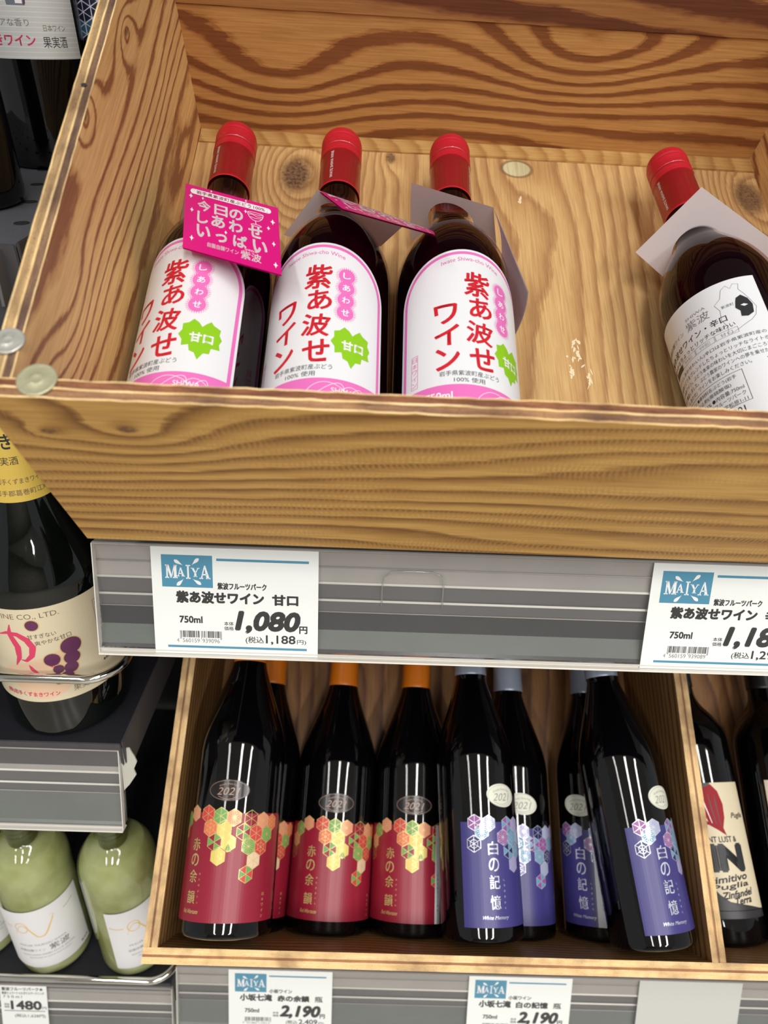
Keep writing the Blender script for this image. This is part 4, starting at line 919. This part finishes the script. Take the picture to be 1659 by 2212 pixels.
burgundy('red', 51.5, -15.0, 0.3, -4, 'large red-label bottle nearest the left side of the lower crate', -2, v=9)
burgundy('blue', 276.5, -38.5, 1.6, 12, 'large indigo-label bottle in the middle of the lower crate', 31, v=7)
burgundy('blue', 423.5, -24.0, 6.0, 17, 'indigo-label bottle leaning on the divider at right', 38, v=8)

# ------------------------------------------------------------------ bottles right of the divider
PR_R = smooth_prof([(28, 0.2), (33, 0.2), (33, 0.2), (37, 2.6), (38, 8), (38, 8), (38, 178), (38, 178), (37.2, 188), (33.6, 199), (27, 210), (20, 219), (15.6, 228), (14.4, 240), (14.2, 290)], 4)
def bordeaux(Mx, label, art, rot, R=38.0, cap='cap_black', glass='dark_glass', group=None):
    t = thing('wine_bottle', label, 'bottle', Mx, group)
    bm = bmesh.new(); lathe(bm, mmp(PR_R), 80, cap0=True); obj('glass', bm, MATS[glass], t, smooth=True)
    bm = bmesh.new(); lathe(bm, mmp(smooth_prof([(15.0, 240), (15.2, 242), (15.0, 262), (15.2, 290), (14.6, 294), (13, 296), (0.1, 296.5)], 3)), 48, cap0=True); obj('capsule', bm, MATS[cap], t, smooth=True)
    if art: art.mesh('label', wrap(R, rot), t, step=2.2)
    return t
a = Art(); a.rect(-40, 24, 40, 142, 'cream_paper', 0)
a.rect(-40, 24, 40, 31, 'wine_dark_label', 1)
a.poly([(-40, 30), (40, 30), (22, 34), (2, 38), (-6, 44), (-14, 54), (-26, 70), (-40, 84)], 'wine_dark_label', 1)
a.poly([(-40, 142), (4, 142), (-2, 134), (-14, 128), (-28, 126), (-40, 128)], 'wine_dark_label', 1)
a.poly([(-36, 118), (-34, 130), (-26, 137), (-14, 139), (-2, 138), (4, 141), (10, 134), (13, 122), (12, 110), (9, 101), (11, 94), (4, 99), (-4, 104), (-16, 106), (-28, 108)], 'beet_red', 2)
for k in range(6): a.line([(-24 + k * 6, 136 - k), (-20 + k * 5.2, 122), (-12 + k * 3.8, 110 - k * 1.5)], 1.1, 'tag_white' if k in (2, 3) else 'wine_dark_label', 3, taper=True)
a.text('ANCIENT LUST &', -24, 20, 91, 5, 'ink_black', 2, 0.02); 
a.text('ZIN', -30, 22, 75, 20, 'ink_black', 4, 0.075)
for s, x0, x1, y in (('Primitivo', -18, 24, 57), ('Puglia', -12, 24, 50.5), ('Zinfandel', -4, 26, 44.5), ('Terra', 6, 24, 39)): a.text(s, x0, x1, y, 5.6, 'ink_black', 2, 0.03, shear=0.35, rot=0.12)
a.text('Puglia', 20, 36, 111, 6, 'ink_black', 2, 0.02, shear=0.3)
GR = 'dark bottles right of the crate divider'
bordeaux(place(BX2, 522, 0.6, -97, 3.5), 'bottle with a red beetroot shape and black capitals right of the divider', a, -12, group=GR)
a = Art(); a.rect(-40, 30, 40, 146, 'beige_label', 0); bordeaux(place(BX2, 600, 0.6, -97, 0), 'dark bottle with beige label at the right picture edge', a, 12, group=GR)

# ================================================================== left bay
def flat_shelf(label, zf, yf=398.0, tilt=0.0, x1=-203.5, depth=394, x0=-640, sidew=36, mat='shelf_shaded'):
    """steel shelf: plate with punched holes, front lip and right side flange"""
    m = Matrix.Translation((0, yf * MM, Z(zf))) @ Matrix.Rotation(rad(tilt), 4, 'X')
    t = thing('steel_shelf', label, 'shelf', m)
    bm = bmesh.new(); add_box(bm, x0 * MM, x1 * MM, 0, depth * MM, -2 * MM, 0); 
    obj('plate', bm, MATS[mat], t)
    bm = bmesh.new(); add_box(bm, x0 * MM, x1 * MM, -1.5 * MM, 0, -30 * MM, 0); bmesh.ops.bevel(bm, geom=bm.edges[:], offset=0.0006, segments=2, affect='EDGES'); obj('front_lip', bm, MATS['shelf_edge'], t)
    bm = bmesh.new(); add_box(bm, x1 * MM, (x1 + 1.6) * MM, 0, depth * MM, -sidew * MM, 0.6 * MM); bmesh.ops.bevel(bm, geom=bm.edges[:], offset=0.0005, segments=2, affect='EDGES'); obj('side_flange', bm, MATS['shelf_edge'], t)
    proto = None
    for i in range(11):
        for j in range(5):
            hx_ = x1 - 16 - i * 38 - (19 if j % 2 else 0); hy_ = 44 + j * 56
            if hx_ < x0 + 10: continue
            if proto is None:
                b2 = bmesh.new(); lathe(b2, mmp([(4.6, 0.02), (4.6, 0.25), (3.9, 0.3), (3.7, 0.03), (0.05, 0.03)]), 20); proto = obj('punched_hole', b2, MATS['hole_black'], t); proto.location = (hx_ * MM, hy_ * MM, 0)
            else:
                c = proto.copy(); C.objects.link(c); c.parent = t; c.location = (hx_ * MM, hy_ * MM, 0)
    return t, m
sh_top, MT = flat_shelf('dark steel shelf at top left with punched holes', -58, tilt=7.0, mat='shelf_lit')
sh_mid, MMid = flat_shelf('dark steel shelf at left behind the empty price rail', -441)
sh_low, ML = flat_shelf('dark steel shelf at bottom left under the pale green bottles', -800)
# front price-rail holder of the top left shelf
t = thing('rail_holder', 'dark empty price rail holder on the top left shelf front', 'price rail', Matrix.Translation((0, 0.396, Z(-60))))
bm = bmesh.new()
for (z0, z1, y0) in ((-12, -2, -7), (-22, -13, -4), (-44, -23, -2), (-56, -45, -5)): add_box(bm, -0.640, -0.214, (y0) * MM, (y0 + 2) * MM, z0 * MM, z1 * MM)
obj('profile', bm, plain('holder_dark', (52, 52, 58), 0.4, var=0.2, bscale=40), t)
bm = bmesh.new(); add_box(bm, -0.2132, -0.2115, -8 * MM, 4 * MM, -30 * MM, -1 * MM); obj('end_plate', bm, plain('holder_edge', (110, 108, 110), 0.35, metal=0.4), t)

# chrome guard rails
def guard(label, y, z, x1, back=0.20, r=3.6):
    bm = bmesh.new(); x0 = -0.64; cr = 0.026; p = [(x0, y * MM, Z(z)), (x1 * MM - cr - 0.05, y * MM, Z(z))]
    for k in range(0, 11):
        t_ = math.pi / 2 * k / 10; p.append((x1 * MM - cr + cr * math.sin(t_), y * MM + cr - cr * math.cos(t_), Z(z)))
    p.append((x1 * MM, y * MM + back, Z(z)))
    tube(bm, p, r * MM, 20); o = obj('guard_rail', bm, MATS['chrome'], None, smooth=True); tag(o, label, 'guard rail'); return o
guard('chrome guard rail in front of the cream-label bottle', 391, -367, -194, back=0.30)
guard('chrome guard rail in front of the pale green bottles', 391, -784, -198, back=0.30)

# --- big cream-label bottle on the middle shelf
PR_K = smooth_prof([(34, 0.2), (42, 0.2), (42, 0.2), (46.5, 3), (48, 9), (48, 9), (48, 132), (48, 132), (47, 144), (43.6, 156), (38, 169), (32, 182), (26.6, 196), (22.6, 210), (20.2, 226), (18.2, 246), (16.6, 270), (15.6, 300), (15.4, 330)], 4)
kz = -441
t = thing('wine_bottle', 'large dark bottle with cream label, grapes and gold neck band at left', 'bottle', Matrix.Translation((-0.262, 0.4475, Z(kz))))
bm = bmesh.new(); lathe(bm, mmp(PR_K), 96, cap0=True); obj('glass', bm, MATS['dark_green_glass'], t, smooth=True)
bm = bmesh.new(); lathe(bm, mmp([(16.4, 300), (16.8, 302), (16.4, 334), (15, 338), (0.1, 339)]), 48, cap0=True); obj('capsule', bm, MATS['cap_gold'], t, smooth=True)
prk = [(r, z) for r, z in PR_K]
def rk(z):
    for (r0, z0), (r1, z1) in zip(prk, prk[1:]):
        if z0 <= z <= z1 and z1 > z0: return r0 + (r1 - r0) * (z - z0) / (z1 - z0)
    return prk[-1][0]
a = Art(); a.poly([(-48 + k * 4, 206 + 0.0 * k) for k in range(25)] + [(48 - k * 4, 288) for k in range(25)], 'gold_neck_label', 0)
a.text('くずまき', -34, 6, 250, 11, 'ink_black', 1, 0.02); a.text('果実酒', -12, 8, 236, 6, 'ink_black', 1, 0.0); a.text('株式会社岩手くずまきワイン', -26, 24, 221, 4.2, 'ink_brown', 1, 0.004); a.text('岩手県岩手郡葛巻町江刈', -26, 24, 212.6, 4.2, 'ink_brown', 1, 0.004)
a.mesh('neck_label', lambda x, y, z: Vector(((rk(y) + .15 + z) * math.sin(x / 22 + 0.25) * MM, -(rk(y) + .15 + z) * math.cos(x / 22 + 0.25) * MM, y * MM)), t, step=2.2, stepy=4, dz=0.08)
a = Art(); a.rect(-84, 41, 96, 131, 'cream_paper', 0)
a.text('KUZUMAKI WINE CO., LTD.', -58, 26, 124, 5.2, 'ink_brown', 1, 0.0)
pts = [(4 + 27 * math.cos(t_), 76 + 32 * math.sin(t_)) for t_ in [2 * math.pi * k / 40 for k in range(40)]]
a.poly([(x, min(y, 84 + (x - 4) * 0.35)) for x, y in pts], 'cream_shade', 1)
# brush script
def brush(pp, wd): 
    q = []
    for i in range(len(pp) - 1):
        for k in range(6):
            f = k / 6; q.append((pp[i][0] * (1 - f) + pp[i + 1][0] * f, pp[i][1] * (1 - f) + pp[i + 1][1] * f))
    q.append(pp[-1]); a.line(q, wd, 'script_pink', 2, taper=True)
brush([(-22, 106), (-14, 109), (-6, 108), (0, 103), (3, 96), (1, 88), (-4, 83), (-8, 84)], 5.0); brush([(-10, 117), (-12, 108), (-8, 96), (-9, 86), (-13, 78)], 5.0); brush([(-3, 79), (-1, 74), (3, 70)], 3.0); brush([(11, 77), (16, 76), (19, 71)], 4.4)
a.text('甘すぎない', 1, 21, 106, 4.2, 'ink_brown', 2, 0.004, rot=0.05); a.text('爽やかな甘口', 5, 31, 100.4, 4.2, 'ink_brown', 2, 0.004, rot=0.1)
for (x, y, r) in ((6, 116, 4.6), (29, 91, 7.6), (14, 82, 5.8), (28, 80, 6.0), (17, 72, 4.0), (26, 71, 5.2), (15, 66.5, 2.4), (22, 63.6, 4.8), (15, 60, 2.6)): a.disc(x, y, r + .7, 'gold_print', 2); a.disc(x, y, r, 'grape_purple', 3)
a.text('(株)岩手くずまきワイン', -30, 14, 48.5, 5.2, 'script_pink', 2, 0.02); a.text('果実酒', 24, 42, 50, 6.4, 'ink_brown', 2, 0.0); a.text('日本ワイン', 23, 41, 56, 3.2, 'ink_grey', 2)
for q in ((52, 88, 52.4, 121), (80, 88, 80.4, 121), (52, 88, 80.4, 88.4), (52, 120.6, 80.4, 121)): a.rect(*q, 'ink_grey', 2)
for i, s in enumerate(('日本ワイン', '内容量720ml', 'アルコール分', '原材料名ぶどう', '酸化防止剤', '製造者')): a.text(s, 54, 66 + (i % 3) * 5, 117 - i * 5.2, 3.0, 'ink_grey', 2)
for i in range(4): a.text('●保存は涼しい所で', 52, 80 - i * 3, 76 - i * 4.6, 2.8, 'ink_black', 2, 0.01)
a.mesh('label', wrap(48, 4), t, step=2.4)

# --- pale green bottles on the bottom-left shelf
PR_W = smooth_prof([(26, 0.2), (33, 0.2), (33, 0.2), (37.0, 2.4), (38.5, 8), (38.5, 8), (38.5, 141), (38.5, 141), (38.0, 152), (35.6, 163), (30.6, 173), (24, 181), (17.6, 187.5), (15, 194), (14.6, 206), (15.4, 208), (15.4, 211), (14.5, 213), (14.5, 278)], 4)
def white_wine_mat():
    m = bpy.data.materials.new('white_wine'); m.use_nodes = True; nt = m.node_tree; b = nt.nodes['Principled BSDF']
    b.inputs['Base Color'].default_value = lin((250, 244, 212)); b.inputs['Transmission Weight'].default_value = 0.35
    b.inputs['IOR'].default_value = 1.2; b.inputs['Roughness'].default_value = 0.16; b.inputs['Specular IOR Level'].default_value = 0.3
    N = nt.nodes.new; tc = N('ShaderNodeTexCoord'); nz = N('ShaderNodeTexNoise'); nz.inputs['Scale'].default_value = 22; nz.inputs['Detail'].default_value = 3
    cr = N('ShaderNodeValToRGB'); cr.color_ramp.elements[0].position = 0.35; cr.color_ramp.elements[0].color = lin((206, 200, 150)); cr.color_ramp.elements[1].position = 0.62; cr.color_ramp.elements[1].color = lin((255, 250, 222))
    nt.links.new(tc.outputs['Object'], nz.inputs['Vector']); nt.links.new(nz.outputs['Fac'], cr.inputs[0]); nt.links.new(cr.outputs[0], b.inputs['Base Color'])
    MATS['white_wine'] = m; return m
white_wine_mat()
def pale_bottle(x, y, label, rot, art):
    t = thing('wine_bottle', label, 'bottle', Matrix.Translation((x * MM, y * MM, Z(-800))), 'pale green wine bottles at bottom left')
    bm = bmesh.new(); lathe(bm, mmp(in_prof(PR_W, 1.6, 176)), 64, cap0=True, cap1=True); obj('wine', bm, MATS['white_wine'], t, smooth=True)
    bm = bmesh.new(); lathe(bm, mmp(PR_W), 80, cap0=True); obj('glass', bm, MATS['green_tint_glass'], t, smooth=True)
    bm = bmesh.new(); lathe(bm, mmp([(13.4, 180), (14.1, 196), (14.0, 222)]), 48); obj('neck_inner', bm, plain('neck_olive', (84, 84, 54), 0.2), t, smooth=True)  # olive tube just inside the neck glass
    bm = bmesh.new()
    for z_ in (195, 200.5, 206): lathe(bm, mmp([(14.9, z_ - 1), (15.7, z_), (14.9, z_ + 1)]), 48)
    obj('neck_rings', bm, MATS['green_tint_glass'], t, smooth=True)
    bm = bmesh.new(); lathe(bm, mmp([(14.8, 213), (15.1, 214), (15.0, 280), (14, 284), (0.1, 285)]), 48, cap0=True); obj('capsule', bm, MATS['cap_gold'], t, smooth=True)
    art.mesh('label', wrap(38.5, rot), t, step=2.2); return t
def pale_art():
    a = Art(); a.rect(-44, 20, 44, 116, 'pale_label', 0)
    sw = [(-30 + k * 1.2, 84 + 0 * k) for k in range(1)]
    a.line([(-26 + 3.0 * k, 78 + 14 * math.sin(k * 0.55) * (1 if k < 8 else .8) + k * 0.7) for k in range(14)] + [(12, 96), (15, 100), (12, 102), (10, 99)], 1.7, 'orange_gold', 1, taper=True)
    a.ring(-18, 90, 6, 1.0, 'orange_gold', 1, ry=8); a.line([(24, 98), (30, 99), (36, 101.5)], 0.7, 'ink_grey', 1); a.line([(-42, 92), (-34, 90), (-28, 90)], 1.4, 'orange_gold', 1)
    a.text('紫波', 2, 22, 52, 9.5, 'ink_black', 1, -0.004); a.text('自園自醸ワイン', -28, -2, 51, 4.2, 'ink_grey', 1); a.text('MULLER THURGAU SHIWA', -26, 20, 60, 3.0, 'ink_grey', 1)
    a.text('IWATE SHIWA WINERY ESTATE GROWN', -26, 26, 43, 2.6, 'ink_grey', 1); a.text('PRODUCED IN SHIWA IWATE JAPAN', -20, 22, 37.6, 2.6, 'ink_grey', 1); a.text('果実酒', 32, 42, 26, 3.4, 'ink_black', 1, 0.01)
    return a
PA = pale_art()
pale_bottle(-341, 438, 'pale green bottle with white label at the bottom-left edge', 22, PA)
pale_bottle(-252, 439, 'pale green bottle half hidden by the lower crate, label turned right', 56, PA)
pale_bottle(-424, 448, 'pale green bottle just showing its label corner at the left edge', 30, PA)

# --- dark bottles on the top-left shelf
def on_shelf(x, s): return MT @ Matrix.Translation((x * MM, s * MM, 0.3 * MM))
a = Art(); a.rect(-48, 74, 48, 190, 'grey_label', 0)
for k in range(38): a.rect(-48, 75 + k * 3, 48, 75.5 + k * 3, 'pale_label', 0.6)
a.poly([(-46, 112), (-30, 108), (-16, 112), (-10, 120), (-14, 140), (-46, 140)], 'leaf_print', 1); a.poly([(-24, 114), (-10, 114), (-6, 128), (-22, 128)], 'earth_print', 1.5)
a.poly([(-2, 106), (10, 106), (11, 116), (16, 124), (14, 136), (-6, 136), (-8, 124), (-3, 116)], 'tap_grey', 2); a.poly([(4, 107), (8.5, 107), (9, 124), (4.5, 124)], 'tag_white', 3); a.poly([(9, 106), (10.4, 107), (12, 120), (10.6, 120)], 'grape_purple', 3)
a.text('ピュアな香り', -20, 10, 96, 4.6, 'ink_grey', 1, 0.0); a.text('くずまきワイン', -38, 12, 85.5, 7.0, 'script_pink', 1, 0.02); a.text('日本ワイン', 19, 36, 93, 4.0, 'ink_brown', 1); a.text('果実酒', 17, 35.5, 84.5, 7.0, 'ink_black', 1, 0)
bordeaux(on_shelf(-278, 246), 'dark bottle with grey-striped illustrated label on the top left shelf', a, 10, glass='dark_glass', group='dark bottles on the top left shelf')
a = Art(); a.rect(-40, 70, 40, 160, 'white_paper', 0)
bordeaux(on_shelf(-276, 88), 'dark bottle cut by the left picture edge on the top shelf', a, -8, group='dark bottles on the top left shelf')
a = Art(); a.rect(-40, 84, 40, 190, 'slate_navy', 0)
for i in range(-3, 4):
    for j in range(8): hexa(a, i * 13.0 + (j % 2) * 6.5, 92 + j * 11.2, 7.4, 'slate_blue' if (i * 3 + j) % 3 == 0 else 'slate_navy', 'silver_print', 0, lw=0.5)
bordeaux(on_shelf(-246, 330), 'dark bottle with navy geometric label behind the upper crate side', a, 22, group='dark bottles on the top left shelf')

# --- a dark bottle and its red mark behind the cream-label one, mid shelf
a = Art(); a.rect(-40, 30, 40, 60, 'wine_dark_label', 0); a.rect(-6, 18, 4, 60, 'beet_red', 1)
bordeaux(Matrix.Translation((-0.245, 0.56, Z(-441))), 'dark bottle in the shade behind the cream-label bottle', a, 30)

# gondola uprights and back panel
t = thing('gondola_back', 'black gondola back panel with upright post behind the crates', 'shelving')
bm = bmesh.new(); add_box(bm, -0.9, 0.9, 0.80, 0.81, 0.02, CZ + 0.8); obj('back_panel', bm, MATS['gondola_black'], t)
bm = bmesh.new(); add_box(bm, -0.200, -0.165, 0.74, 0.80, 0.02, CZ + 0.8); obj('upright', bm, MATS['gondola_black'], t)
bpy.context.view_layer.update()
